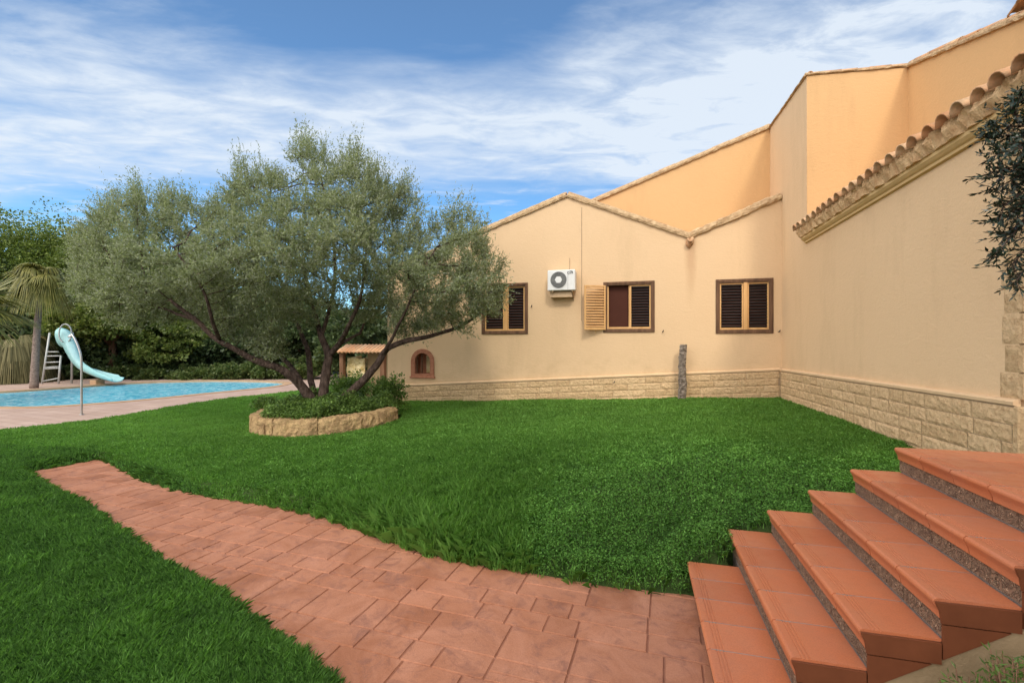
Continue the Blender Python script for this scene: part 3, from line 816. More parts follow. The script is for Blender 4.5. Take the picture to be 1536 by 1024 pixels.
# windows
def shutter(parent, x0, x1, z0, z1, y, slat, frame=M_pine, Mx=None):
    s = .045 if Mx is not None else .036; m = MB(); t = .035
    m.box(x0, x0 + s, y, y + t, z0, z1, .004, Mx); m.box(x1 - s, x1, y, y + t, z0, z1, .004, Mx)
    m.box(x0 + s, x1 - s, y + .002, y + t - .002, z0, z0 + s * 1.3, .003, Mx); m.box(x0 + s, x1 - s, y + .002, y + t - .002, z1 - s, z1, .003, Mx)
    n = 15; h = (z1 - z0 - s * 2.3) / n
    for i in range(n):
        zc = z0 + s * 1.3 + h * (i + .5)
        R_ = Matrix.Translation((0, y + t / 2, zc)) @ Matrix.Rotation(radians(-38), 4, 'X')
        T = R_ if Mx is None else Mx @ R_
        m.box(x0 + s, x1 - s, -.020 * 1.5, .020 * 1.5, -.006, .006, .002, T, mi=1)
    m.build('shutter', [frame, slat], parent)
for nm, a, b, c, e in wins:
    lab = {'l': 'window_l', 'm': 'window_m', 'r': 'window_r'}
    m = MB(); w = .092; y0, y1 = YF - .022, YF + .11
    m.box(a, a + w, y0, y1, c, e, .006); m.box(b - w, b, y0, y1, c, e, .006)
    m.box(a + w, b - w, y0, y1, e - w, e, .006); m.box(a + w, b - w, y0 - .006, y1, c, c + w, .006)
    # inner rebate bead
    q = w
    m.box(a + .035, a + .055, y0 - .012, y0, c + .03, e - .03, .003); m.box(b - .055, b - .035, y0 - .012, y0, c + .03, e - .03, .003)
    m.box(a + .055, b - .055, y0 - .012, y0, e - .055, e - .035, .003)
    wo = m.build('window', M_wood_dark, house)
    if nm == 'm': wo['label'] = 'brown framed window with one louvred leaf swung open'
    pn = MB(); pn.box(a + .05, b - .05, YF + .115, YF + .14, c + .05, e - .05, 0); pn.build('pane', M_pane, wo)
    xm = (a + b) / 2
    if nm != 'm':
        shutter(wo, a + w, xm - .012, c + w, e - w, YF + .012, M_slat)
        sa = MB(); sa.box(xm - .012, xm + .075, YF - .018, YF + .03, c + w - .01, e - w + .02, .005); sa.build('astragal', M_pine, wo)
        shutter(wo, xm + .075, b - w, c + w, e - w, YF + .012, M_slat)
    else:
        shutter(wo, xm + .03, b - w, c + w, e - w, YF + .012, M_slat)
        im = MB(); im.box(a + w, a + w + .045, YF + .03, YF + .07, c + w, e - w, .004); im.box(a + w + .045, xm + .03, YF + .03, YF + .07, c + w, c + w + .05, .004)
        im.box(xm - .0, xm + .03, YF + .03, YF + .07, c + w + .05, e - w, .004); im.build('sash', M_pine, wo)
        # open leaf, hinged on the left jamb and folded back towards the wall
        L = xm - a - w + .02
        H = Matrix.Translation((a + .06, YF - .045, 0)) @ Matrix.Rotation(radians(-158), 4, 'Z') @ Matrix.Translation((0, 0, 0))
        shutter(wo, 0, L, c + .07, e - .09, -.0175, M_pslat, M_pine, H)
        hk = MB(); hx = a - .19; hk.tube([(hx, YF - .10, c + .07), (hx, YF - .10, c - .01)], .008, 6); hk.build('bolt', M_pine, wo)
for px, py in ((797.5, 460), (994, 497.5), (1168, 497.5), (921, 573.5)):
    p = at_Y(px, py, YF); m = MB(); m.tube([p, p + [0.0, -.05, .0], p + [.02, -.06, .04]], .013, 6); m.build('shutter_catch', M_black, house)

# arched niche
nc = empty('tmp')
bpy.data.objects.remove(nc)
me = flat_curve(arch(nx0, nx1, nz0 + .05, nz1), [arch(nx0 + .12, nx1 - .12, nz0 + .13, nz1 - .12)], .12, M_Y(YF - .035, .12))
niche = link('niche', me, M_terra, house)
m = MB(); m.box(nx0 - .03, nx1 + .03, YF - .06, YF + .03, nz0, nz0 + .052, .006); m.build('sill', M_terra, niche)
m = MB(); a, b = nx0 + .07, nx1 - .07
m.box(a, b, YF + .30, YF + .32, nz0 + .06, nz1 - .05, 0); m.box(a - .03, a, YF + .086, YF + .30, nz0 + .06, nz1 - .05, 0); m.box(b, b + .03, YF + .086, YF + .30, nz0 + .06, nz1 - .05, 0)
m.box(a, b, YF + .086, YF + .30, nz0 + .05, nz0 + .08, 0)
m.build('recess', M_terra, niche)
m = MB(); xc = nx0 + (nx1 - nx0) * .47
m.box(xc, xc + .19, YF + .285, YF + .299, nz0 + .14, nz1 - .20, .004); m.build('stone_slab', M_rubble, niche)
m = MB(); m.box(nx0 + .14, nx0 + .17, YF + .05, YF + .09, nz0 + .14, nz1 - .2, .004); m.box(xc - .05, xc - .02, YF + .05, YF + .09, nz0 + .14, nz1 - .14, .004); m.build('niche_bar', M_wood_dark, niche)

# ------------------------------------------------------------------ air conditioner
ax0, ax1 = WX(824.5), WX(824.5) + .70
p = at_Y(843, 420, YF - .34); az = p[2]; cx = p[0] - .02
ac = empty('air_conditioner', (cx, YF - .17, az - .28), 'white air conditioner unit on the peach wall beside the open shutter', 'air conditioner')
w, h = .36, .265
m = MB(); m.box(cx - w, cx + w, YF - .34, YF - .07, az - h, az + h, .015); m.build('casing', M_white, ac)
gy = YF - .345; gx = cx - .07; gz = az + .01
m = MB()
for r_ in np.linspace(.09, .205, 7): m.tube([(gx + r_ * cos(t), gy - .006, gz + r_ * sin(t)) for t in np.linspace(0, 2 * pi, 32, endpoint=False)], .0055, 5, closed=True)
for k in range(12): t = k * pi / 6; m.tube([(gx + .08 * cos(t), gy - .004, gz + .08 * sin(t)), (gx + .21 * cos(t), gy - .004, gz + .21 * sin(t))], .004, 4)
m.build('fan_grille', M_grey, ac)
m = MB(); m.tube([(gx, gy + .008, gz), (gx, gy - .001, gz)], .21, 32, smooth=False); m.build('fan_opening', M_grey, ac)
m = MB(); m.tube([(gx, gy, gz), (gx, gy - .015, gz)], .095, 6, smooth=False); m.build('fan_hub', M_white, ac)
m = MB(); m.box(cx + .17, cx + .175, gy - .0015, gy + .01, az - h + .02, az + h - .12, 0); m.build('panel_seam', M_grey, ac)
m = MB()
lx, lz = cx + .235, az + .185
m.tube([(lx - .055 + .012 * cos(t), gy - .002, lz + .03 * sin(t)) for t in np.linspace(.6, 5.6, 12)], .007, 5)
m.tube([(lx - .025, gy - .002, lz - .03), (lx - .005, gy - .002, lz + .025), (lx + .015, gy - .002, lz - .03)], .007, 5)
m.tube([(lx - .02, gy - .002, lz + .04), (lx + .05, gy - .002, lz + .045)], .005, 5)
m.tube([(lx + .045 + .02 * cos(t), gy - .002, lz + .02 * sin(t)) for t in np.linspace(-1.5, 3.6, 12)], .007, 5)
m.build('logo_mark', M_black, ac)
m = MB(); m.box(cx - w + .05, cx + w - .09, YF - .24, YF - .004, az - h - .17, az - h - .025, .006); m.build('mounting_board', M_rust, ac)
for s_ in (-.24, .27):
    m = MB(); m.box(cx + s_, cx + s_ + .03, YF - .33, YF - .005, az - h - .03, az - h - .004, .003)
    m.prism([(-.33, az - h - .03), (-.005, az - h - .03), (-.005, az - h - .24)], lambda a, b, t: (t, YF + a, b), cx + s_ + .012, cx + s_ + .018); m.build('bracket', M_rust, ac)
m = MB(); xq = WX(854.5); m.tube([(xq, YF - .008, az + .62), (xq, YF - .008, az + .34), (xq - .01, YF - .06, az + h - .005)], .008, 6); m.build('cable', M_mortar, ac)

# ------------------------------------------------------------------ dead trunk by the wall
sy = 12.06; sx = at_Y(1023.5, 600, sy)[0]; szb = lawn_z(np.array([sx]), np.array([sy]))[0]
m = MB(); n = 34; K = 22; vs = []
for i in range(n + 1):
    f = i / n; z = szb - .05 + f * 1.40; cxo = sx - .015 + .035 * f + .01 * sin(f * 7); r0 = .098 - .016 * f
    for k in range(K):
        a = 2 * pi * k / K
        rr = r0 * (1 + .25 * noise.noise((cos(a) * 1.6, sin(a) * 1.6, z * 9)) + .16 * noise.noise((cos(a) * 4, sin(a) * 4, z * 22)))
        vs.append((cxo + rr * cos(a), sy + rr * sin(a), z + (.05 * noise.noise((cos(a) * 2, sin(a) * 2, 4)) if i == n else 0)))
m.add(vs, [(i * K + k, i * K + (k + 1) % K, (i + 1) * K + (k + 1) % K, (i + 1) * K + k) for i in range(n) for k in range(K)] + [tuple(n * K + k for k in range(K))], False)
tag(m.build('dead_trunk', M_stump), 'rough grey cut tree trunk standing upright in the lawn by the wall', 'tree stump')

# ------------------------------------------------------------------ steps
TX = [.418, .77, 1.07, 1.37, 1.67, 1.97]; TZ = [.19, .38, .57, .76, .95, 1.14]
YE0, YE1 = 2.62, 4.30
st = empty('garden_steps', (1.2, 3.4, 0), 'six terracotta tiled garden steps with patterned risers beside the lawn', 'steps')
def tread(k, x0, x1, z, y0, y1, land=False):
    m = MB(); L = (y1 - y0) / 5.0; nose = .028; th = .030
    # profile: rounded nose with a lip below it and three grooves on the walking face
    pr = [(x1, z - .012), (x1, z)]
    for gx_ in (.062, .044, .026):
        g = x0 + gx_; pr += [(g + .0045, z), (g + .0025, z - .0035), (g - .0025, z - .0035), (g - .0045, z)]
    for a in np.linspace(pi / 2, pi * 1.25, 7): pr.append((x0 - nose + .018 + .018 * cos(a), z - .018 + .018 * sin(a)))
    pr += [(x0 - nose + .010, z - .040), (x0 - .010, z - .056), (x0 - .006, z - .072), (x0 - .004, z - .092), (x0 + .006, z - .092), (x0 + .008, z - .014)]
    for i in range(5):
        a, b = y0 + L * i + .0045, y0 + L * (i + 1) - .0045
        m.prism(pr, lambda p, q, t: (p, t, q), a, b)
    for i in range(1, 5): m.box(x0 - .006, x1 - .002, y0 + L * i - .0045, y0 + L * i + .0045, z - .03, z - .0012, mi=1)
    m.build('tread', [M_step, M_grout], st)
    return L
def riser(x, z0, z1, y0, y1):
    m = MB(); n = 10; L = (y1 - y0) / n
    for i in range(n): m.box(x + .006, x + .02, y0 + L * i + .0025, y0 + L * (i + 1) - .0025, z0 + .008, z1, .003)
    m.build('riser', M_riser, st)
for k in range(6):
    y1 = YE1 if k else 4.02
    x1 = TX[k + 1] + .004 if k < 5 else TX[k] + .32
    tread(k, TX[k], x1, TZ[k], YE0, y1)
    riser(TX[k], (TZ[k - 1] if k else 0.0), TZ[k] - .093, YE0, y1)
# core body under tiles (grout coloured)
prof = [(TX[0] + .018, -.1)]
for k in range(6):
    prof += [(TX[k] + .006, TZ[k] - .0048), ((TX[k + 1] if k < 5 else 5.2) + .018, TZ[k] - .0048)]
prof += [(5.218, -.1)]
m = MB(); m.prism(prof, lambda a, b, t: (a, t, b), YE0 + .02, 4.016)
prof2 = [(TX[1] + .018, -.1)] + prof[3:]
m.prism(prof2, lambda a, b, t: (a, t, b), 4.018, YE1 - .004)
m.build('core', M_grout, st)
# thin grout lines at top of joints are the core; landing tiles
m = MB(); L = (YE1 - YE0) / 5
for i in range(5):
    xx = TX[5] + .324
    while xx < 5.1:
        m.box(xx, xx + .326, YE0 + L * i + .004, YE0 + L * (i + 1) - .004, 1.14 - .012, 1.14, .0015); xx += .333
m.build('landing', M_step, st)
# end panels at the near side
m = MB(); m2 = MB()
for k in range(6):
    xa = TX[k] - .028; xb = TX[k + 1] - .004 if k < 5 else 5.2; z = TZ[k]
    m.prism([(xa + .004, z - .016), (xa + .010, z - .038), (xa + .019, z - .056), (xa + .026, z - .11), (xb, z - .11), (xb, z - .0125), (xa + .004, z - .0125)], lambda a, b, t: (a, t, b), YE0 - .012, YE0 + .0015)
    # lower triangular panel
    lo = lambda x: .48 + (x - 1.37) * .633
    xs_, xe = TX[k] + .002, xb - .001
    zt = z - .116
    pts = [(xs_, zt), (xe, zt)] if k < 5 else [(xs_, zt), (xs_ + .3, zt)]
    x_end = pts[1][0]
    if lo(x_end) < zt: pts += [(x_end, max(lo(x_end), -.09))]
    else:
        xi = 1.37 + (zt - .48) / .633; pts = [(xs_, zt), (xi, zt)]
    pts += [(xs_, max(lo(xs_), -.09))]
    if len(pts) >= 3 and pts[-1][1] < zt: m2.prism(pts, lambda a, b, t: (a, t, b), YE0 - .010, YE0 + .0015)
m.build('end_tile', M_stepend_shaded, st); m2.build('end_panel', M_stepend_shaded, st)
m = MB(); m.prism([(TX[0] + .05, -.12), (5.2, -.12), (5.2, 1.11), (1.97, .86), (.75, .088), (TX[0] + .05, .05)], lambda a, b, t: (a, t, b), YE0 - .004, YE0 + .018)
m.build('rendered_side', M_render, st)

# ------------------------------------------------------------------ stone ring planter
pl_root = empty('tree_planter', (PC[0], PC[1], .1), 'rough golden stone ring planter around the foot of the olive tree', 'planter')
def block_arc(a0, a1, seed):
    m = MB(); n = max(4, int((a1 - a0) / .035)); vs = []; cross = [(1.5, -.12), (1.5, .06), (1.51, .14), (1.5, .22), (1.5, .30), (1.47, .37), (1.36, .38), (1.24, .37), (1.21, .32), (1.21, -.12)]
    for i in range(n + 1):
        a = a0 + (a1 - a0) * i / n
        for j, (r, z) in enumerate(cross):
            x, y = PC[0] + r * cos(a), PC[1] + r * sin(a); lz = lawn_z(np.array([x]), np.array([y]))[0]
            nz = noise.noise((x * 3 + seed, y * 3, z * 4)) * .035 + noise.noise((x * 11, y * 11 + seed, z * 11)) * .035 + noise.noise((x * 27, y * 27 + seed, z * 27)) * .02
            e = .012 if i in (0, n) else 0
            rr = r + nz * (1 if j < 6 else -.6) - e
            vs.append((PC[0] + rr * cos(a), PC[1] + rr * sin(a), lz * .6 + .05 + z + (nz * .6 if 1 < j < 9 else 0) - e * .5))
    K = len(cross)
    m.add(vs, [(i * K + k, i * K + (k + 1) % K, (i + 1) * K + (k + 1) % K, (i + 1) * K + k) for i in range(n) for k in range(K)] + [tuple(range(K)), tuple(n * K + k for k in range(K))])
    m.build('stone_block', M_stone, pl_root)
cuts = [-185, -128, -103, -95, -62, -30, 12]
for i in range(6): block_arc(radians(cuts[i] + .12), radians(cuts[i + 1] - .12), i * 7)
m = MB(); vs = [(PC[0], PC[1], .60)]; n = 40
for rr, zz in ((.6, .52), (1.0, .42), (1.22, .34), (1.40, .18), (1.46, -.05)):
    for k in range(n): a = 2 * pi * k / n; vs.append((PC[0] + rr * cos(a), PC[1] + rr * sin(a), zz + .02 * sin(a * 5)))
fs = [(0, 1 + k, 1 + (k + 1) % n) for k in range(n)]
for r_ in range(4): fs += [(1 + r_ * n + k, 1 + (r_ + 1) * n + k, 1 + (r_ + 1) * n + (k + 1) % n, 1 + r_ * n + (k + 1) % n) for k in range(n)]
m.add(vs, fs, True); m.build('soil', M_soil, pl_root)
def mound_z(r): return np.interp(r, [0, .6, 1.0, 1.25, 1.42, 1.6], [.60, .52, .42, .40, .36, .2])
def weeds():
    n = 60000; r = 1.46 * np.sqrt(rng.random(n)); a = rng.uniform(0, 2 * pi, n)
    x, y = PC[0] + r * np.cos(a), PC[1] + r * np.sin(a)
    deg = np.degrees(a)
    lump = snoise(x, y, 5, 31)
    spill = (r < 1.24 + .06 * lump) | ((deg > 12) & (deg < 175)) | ((deg > 238) & (deg < 300) & (r < 1.42 + .10 * lump))
    x, y, r, lump = x[spill], y[spill], r[spill], lump[spill]; n = len(x)
    z = mound_z(r) + np.abs(lump) * .10 + rng.random(n) ** 1.3 * .24 * (1 + .6 * lump) + .03
    c = np.stack([x, y, z], 1); S = .019 * rng.uniform(.6, 1.4, n)[:, None]; b = rng.uniform(0, 2 * pi, n)
    t1 = np.stack([np.cos(b), np.sin(b), rng.normal(0, .5, n)], 1); t2 = np.stack([-np.sin(b), np.cos(b), rng.normal(0, .5, n)], 1)
    V = np.stack([c - t1 * S, c + t2 * S * .7, c + t1 * S * 1.1, c - t2 * S * .7], 1)
    o = np_mesh('weeds', V, 4, M_weed, None, np.clip(rng.normal(.45, .25, n), 0, 1))
    tag(o, 'dark green weeds filling the stone ring under the olive', 'weeds', kind='stuff')
weeds()

# ------------------------------------------------------------------ generic foliage
def leaf_quads(c, dirn, L, W, jit=.3):
    n = len(c); d = dirn / np.maximum(np.linalg.norm(dirn, axis=1, keepdims=True), 1e-6)
    s = np.cross(d, rng.normal(0, 1, (n, 3))); s /= np.maximum(np.linalg.norm(s, axis=1, keepdims=True), 1e-6)
    L = L[:, None]; W = W[:, None]
    return np.stack([c, c + d * L * .45 + s * W, c + d * L, c + d * L * .45 - s * W], 1)
def crown(name, parent, blobs, n, leaf, mat, clump=.5, hollow=.55, dens=160):
    blobs = [(np.array(c), np.array(r)) for c, r in blobs]
    vol = np.array([np.prod(r) ** (2 / 3) for _, r in blobs]); vol /= vol.sum()
    C = []; D = []
    for (c, r), v in zip(blobs, vol):
        nn = int(n * v); nc = max(14, int(nn // dens))
        u = rng.normal(0, 1, (nc, 3)); u /= np.linalg.norm(u, axis=1, keepdims=True)
        rad = (hollow + (1 - hollow) * rng.random(nc) ** .6) * (1 + .16 * rng.normal(0, 1, nc))
        cc = c + u * rad[:, None] * r
        k = rng.integers(0, nc, nn); cs = clump * rng.uniform(.5, 1.3, nc)
        off = rng.normal(0, 1, (nn, 3)); off /= np.linalg.norm(off, axis=1, keepdims=True); off *= (rng.random(nn) ** .4)[:, None]
        off[:, 2] *= .6
        C.append(cc[k] + off * cs[k][:, None]); D.append(off + u[k] * .5 + rng.normal(0, .5, (nn, 3)) + [0, 0, .25])
    C = np.concatenate(C); D = np.concatenate(D); nn = len(C)
    V = leaf_quads(C, D, leaf * rng.uniform(.7, 1.4, nn), leaf * .42 * rng.uniform(.7, 1.3, nn))
    return np_mesh(name, V, 4, mat, parent, np.clip(rng.normal(.5, .24, nn), 0, 1))
def tree(name, px, ytop, ybot, wpx, d, kind, label, trunk_top=None, n=26000, leaf=.20, bark=M_bark2, cat='tree', group='trees beyond the pool', nb=9, tr=.22):
    s = d / 700; top = HC + (515 - ytop) * s; bot = HC + (515 - ybot) * s
    c = at_d(px, 515, d); W = wpx * s / 2; H = (top - bot) / 2
    root = empty(name, (c[0], c[1], -.12), label, cat, group)
    r_ = random.Random(int(px * 7 + d))
    blobs = [((c[0], c[1], bot + H), (W * .92, W * .9, H * .95))]
    n = int(n * 1.25)
    for i in range(nb):
        a = 2 * pi * i / nb + r_.uniform(-.3, .3); q = r_.uniform(.45, .72); zz = bot + H * (1 + r_.uniform(-.62, .52))
        rr = r_.uniform(.36, .5)
        blobs.append(((c[0] + W * q * cos(a), c[1] + W * q * sin(a), zz), (W * rr, W * rr, H * rr * r_.uniform(.8, 1.1))))
    crown('crown', root, blobs, n, leaf, M_tree[kind], .14 * W, .55, 50)
    m = MB(); m.tube([(c[0], c[1], -.15), (c[0] + .08, c[1], (bot) * .6), (c[0] - .05, c[1], bot + H * .5)], [tr, tr * .85, tr * .4], 9)
    for i in range(5):
        a = 1.3 * i; m.tube([(c[0], c[1], max(bot * .8, .5)), (c[0] + W * .25 * cos(a), c[1] + W * .25 * sin(a), bot + H * .4), (c[0] + W * .6 * cos(a), c[1] + W * .6 * sin(a), bot + H * 1.0)], [tr * .5, tr * .3, .04], 6)
    m.build('trunk', bark, root)
    return root
tree('evergreen_tree', 5, 316, 500, 300, 31, 0, 'broad domed evergreen tree at the left edge behind the palms', n=130000, leaf=.13, nb=15)
tree('evergreen_tree', 165, 350, 520, 210, 33, 0, 'domed evergreen tree just right of the broadest one', n=60000, leaf=.14, nb=11)
tree('dusky_tree', -95, 350, 540, 200, 27, 1, 'dusky tree at the far left behind the leaning fan palm', n=16000)
tree('dusky_tree', 285, 400, 545, 200, 34, 1, 'dusky tree behind the left side of the olive crown', n=26000)
tree('dusky_tree', 395, 425, 550, 170, 33, 1, 'dusky tree behind the olive limbs at the right end of the pool', n=24000)
tree('dusky_tree', 480, 455, 560, 140, 31, 1, 'lower dusky tree behind the olive trunk', n=20000)
tree('yellow_green_tree', 168, 432, 508, 150, 26.8, 2, 'yellow green tree with a bare reddish trunk right of the slide', n=26000, leaf=.17, tr=.26)
tree('yellow_green_tree', 265, 470, 545, 120, 27.5, 2, 'low yellow green tree hanging over the hedge', n=14000, leaf=.17)
tree('dusky_tree', 60, 440, 585, 200, 29, 1, 'dark bushy tree directly behind the slide', n=34000)
tree('dusky_tree', 560, 446, 565, 150, 27, 1, 'dusky tree behind the little tiled shelter', n=16000)
tree('dusky_tree', 215, 470, 580, 200, 30, 1, 'dark bushy tree behind the yellow green tree', n=34000)
tree('evergreen_tree', 90, 345, 520, 190, 32, 0, 'rounded evergreen tree filling the gap behind the tall palm', n=50000, leaf=.14, nb=11)
tree('dusky_tree', 345, 480, 575, 160, 30, 1, 'dark bushy tree above the right end of the hedge', n=26000)
def bush(name, px, ytop, ybot, wpx, d, mat, label, n=9000, leaf=.11, group=None, cat='shrub', clump=.22, zb=None):
    s = d / 700; top = HC + (515 - ytop) * s; bot = HC + (515 - ybot) * s if zb is None else zb
    c = at_d(px, 515, d); W = wpx * s / 2; H = (top - bot) / 2
    root = empty(name, (c[0], c[1], bot), label, cat, group); r_ = random.Random(int(px))
    blobs = [((c[0], c[1], bot + H), (W * .8, W * .6, H * .85))]
    for i in range(5): a = 1.3 * i; blobs.append(((c[0] + W * .55 * cos(a), c[1] + W * .4 * sin(a), bot + H * r_.uniform(.6, 1.35)), (W * .4, W * .4, H * .5)))
    crown('foliage', root, blobs, n, leaf, mat, clump, .3)
    m = MB()
    for i in range(4): a = 1.7 * i; m.tube([(c[0] + .05 * cos(a), c[1] + .05 * sin(a), bot - .03), (c[0] + W * .4 * cos(a), c[1] + W * .3 * sin(a), bot + H)], [.025, .012], 5)
    m.build('stem', M_bark2, root)
hl = ['pale leafed hedge shrub nearest the foot of the slide', 'hedge shrub below the reddish trunk', 'hedge shrub in the middle of the row behind the pool', 'hedge shrub just left of the olive limbs behind the pool', 'hedge shrub behind the olive limbs and the pool end', 'rightmost hedge shrub seen between the olive trunks', 'dark hedge shrub behind the slide ladder', 'hedge shrub at the far left behind the palm trunk']
for i, (px, yt, w_) in enumerate(((185, 546, 75), (235, 543, 75), (290, 545, 80), (345, 542, 85), (400, 540, 80), (455, 535, 80), (110, 545, 90), (25, 545, 110))):
    bush('hedge_shrub', px, yt, 576, w_, 26.0 - (i == 7) * 2, M_hedge if i < 6 else M_tree[1], hl[i], n=11000, leaf=.13, group='hedge shrubs behind the pool')
bush('bushy_shrub', 582, 562, 600, 60, 11.3, M_weed, 'bushy shrub with pale stems right of the olive trunk by the wall corner', n=3600, leaf=.05, clump=.24, zb=.3)
bush('bushy_shrub', 525, 556, 596, 62, 13.8, M_weed, 'tall green shrub behind the middle olive trunks', n=6000, leaf=.055, clump=.25, zb=.05)
bush('bushy_shrub', 402, 590, 606, 44, 10.6, M_weed, 'small leafy shrub at the left of the olive trunks', n=1800, leaf=.045, clump=.12, zb=.35)

# ------------------------------------------------------------------ olive tree
DO = 10.06
ol = empty('olive_tree', (-6.5, 8.68, .4), 'wide spreading olive tree with grey green leaves in a stone ring', 'olive tree')
def olive():
    sk = []   # polylines: (px,py,depth offset), base radius
    L = [([(474, 606, 0), (462, 590, -.05), (440, 567, -.25), (418, 552, -.4), (395, 545, -.5), (368, 533, -.6), (330, 512, -.8), (290, 478, -.9), (255, 450, -1.0)], .135),
         ([(484, 606, .1), (486, 580, .1), (490, 552, .15), (492, 532, .2), (482, 505, .35), (472, 470, .5), (455, 400, .6)], .15),
         ([(493, 534, .2), (508, 515, 0), (518, 498, -.3), (540, 450, -.6), (550, 380, -.8)], .085),
         ([(472, 602, .2), (467, 570, .5), (463, 530, .9), (450, 495, 1.3), (430, 440, 1.7), (400, 380, 1.9)], .10),
         ([(503, 607, -.05), (520, 592, -.1), (548, 566, -.15), (566, 545, -.2), (582, 524, -.2), (610, 512, -.2), (650, 502, -.1), (690, 490, 0), (720, 470, .1)], .12),
         ([(575, 532, -.2), (592, 500, -.6), (615, 450, -.9), (640, 400, -1.0)], .048),
         ([(455, 582, -.1), (437, 552, .3), (410, 525, .8), (370, 495, 1.2), (310, 450, 1.5), (260, 400, 1.7)], .075),
         ([(330, 512, -.8), (320, 480, -1.2), (300, 430, -1.5), (260, 370, -1.6)], .05),
         ([(540, 500, .6), (560, 450, 1.3), (600, 400, 1.7)], .035),
         ([(290, 478, -.9), (240, 462, -.5), (200, 440, -.3)], .04),
         ([(482, 505, .35), (500, 440, .2), (500, 350, .1), (480, 260, 0)], .06)]
    nodes = []; par = []; minr = []
    def key(p): return min(range(len(nodes)), key=lambda i: np.linalg.norm(nodes[i] - p)) if nodes else -1
    for pl, r0 in L:
        pts = [at_d(a, b, DO + c) for a, b, c in pl]
        # keep true lateral positions for the reference depth
        P = [np.array(v) for v in spline(pts, 4)]
        first = -1
        if nodes and r0 < .10: 
            first = key(P[0]); 
        prev = first; N_ = len(P)
        for i, p in enumerate(P):
            w = .03 * np.array([noise.noise((p[0] * 2, p[1] * 2, p[2] * 2 + k * 9)) for k in range(3)])
            q = p + w * (1 if i else 0)
            nodes.append(q); par.append(prev); minr.append(.82 * r0 * (1 - .75 * i / N_)); prev = len(nodes) - 1
    nsk = len(nodes)
    poly = [(115, 335), (128, 300), (150, 285), (178, 275), (200, 292), (215, 283), (235, 278), (262, 300), (295, 300), (330, 262), (348, 225), (372, 240), (395, 232), (415, 250), (432, 245), (440, 190), (455, 183), (478, 215), (500, 205), (520, 222), (545, 206), (565, 225), (600, 255), (622, 268), (640, 300), (655, 318), (690, 325), (722, 310), (735, 340), (745, 368), (765, 395), (772, 430), (765, 465), (740, 490), (700, 505), (650, 500), (600, 492), (560, 480), (520, 488), (480, 478), (450, 490), (400, 522), (340, 505), (290, 500), (240, 495), (190, 500), (140, 480), (100, 440), (92, 400), (105, 365)]
    s = DO / 700
    pc_ = np.array([450, 400.]); poly = [tuple(np.array(p) + (pc_ - np.array(p)) / np.linalg.norm(pc_ - np.array(p)) * (11 + 14 * (p[1] < 330))) for p in poly]
    Q = []
    while len(Q) < 2800:
        q = np.stack([rng.uniform(90, 775, 4000), rng.uniform(180, 525, 4000)], 1)
        ins = inside(q, poly); q = q[ins]; db = pdist(q, poly) * s
        T = np.minimum(2.6, .35 + 1.5 * db)
        # the crown is a shell: fewer points inside
        off = rng.uniform(-1, 1, len(q)); off = np.sign(off) * np.abs(off) ** .6 * T
        hole = snoise(q[:, 0] * s, q[:, 1] * s + off, 1.9, 77, 2)
        k = (hole > -.55 - .3 * (db < .3))
        for a, o_ in zip(q[k], off[k]):
            Q.append(at_d(a[0], a[1], DO + o_))
    A = np.array(Q[:2800])
    ND = np.array(nodes); PAR = list(par); alive = np.ones(len(A), bool); cnt = np.zeros(len(nodes), int)
    near = np.full(len(A), 1e9); ni = np.zeros(len(A), int)
    D_ = np.linalg.norm(A[:, None] - ND[None], axis=2); ni = D_.argmin(1); near = D_.min(1)
    step = .17
    for it in range(110):
        if not alive.any(): break
        idx = np.where(alive & (near < 3.2))[0]
        if len(idx) == 0: break
        src = ni[idx]; dv = A[idx] - ND[src]; dv /= np.linalg.norm(dv, axis=1, keepdims=True)
        acc = np.zeros_like(ND); np.add.at(acc, src, dv)
        us = np.unique(src); us = us[cnt[us] < 5]
        if len(us) == 0: break
        dirs = acc[us]; dirs /= np.maximum(np.linalg.norm(dirs, axis=1, keepdims=True), 1e-6)
        dirs += rng.normal(0, .16, dirs.shape); dirs[:, 2] += .05; dirs /= np.linalg.norm(dirs, axis=1, keepdims=True)
        new = ND[us] + dirs * step; cnt[us] += 1
        base = len(ND); ND = np.concatenate([ND, new]); PAR += list(us); cnt = np.concatenate([cnt, np.zeros(len(new), int)])
        D_ = np.linalg.norm(A[:, None] - new[None], axis=2); mi = D_.argmin(1); md = D_.min(1)
        b = md < near; near[b] = md[b]; ni[b] = base + mi[b]
        alive &= near > .22
    n = len(ND); PAR = np.array(PAR)
    kids = [[] for _ in range(n)]
    for i, p in enumerate(PAR):
        if p >= 0: kids[p].append(i)
    r = np.zeros(n); e = 2.5
    order = list(range(n))[::-1]
    for i in order:
        if not kids[i]: r[i] = .0055
        else: r[i] = sum(r[k] ** e for k in kids[i]) ** (1 / e)
        r[i] = min(r[i], .16)
        if i < nsk: r[i] = max(min(r[i], minr[i] * 1.1), minr[i])
    # mesh
    m = MB(); vs = []; fs = []; K = 6
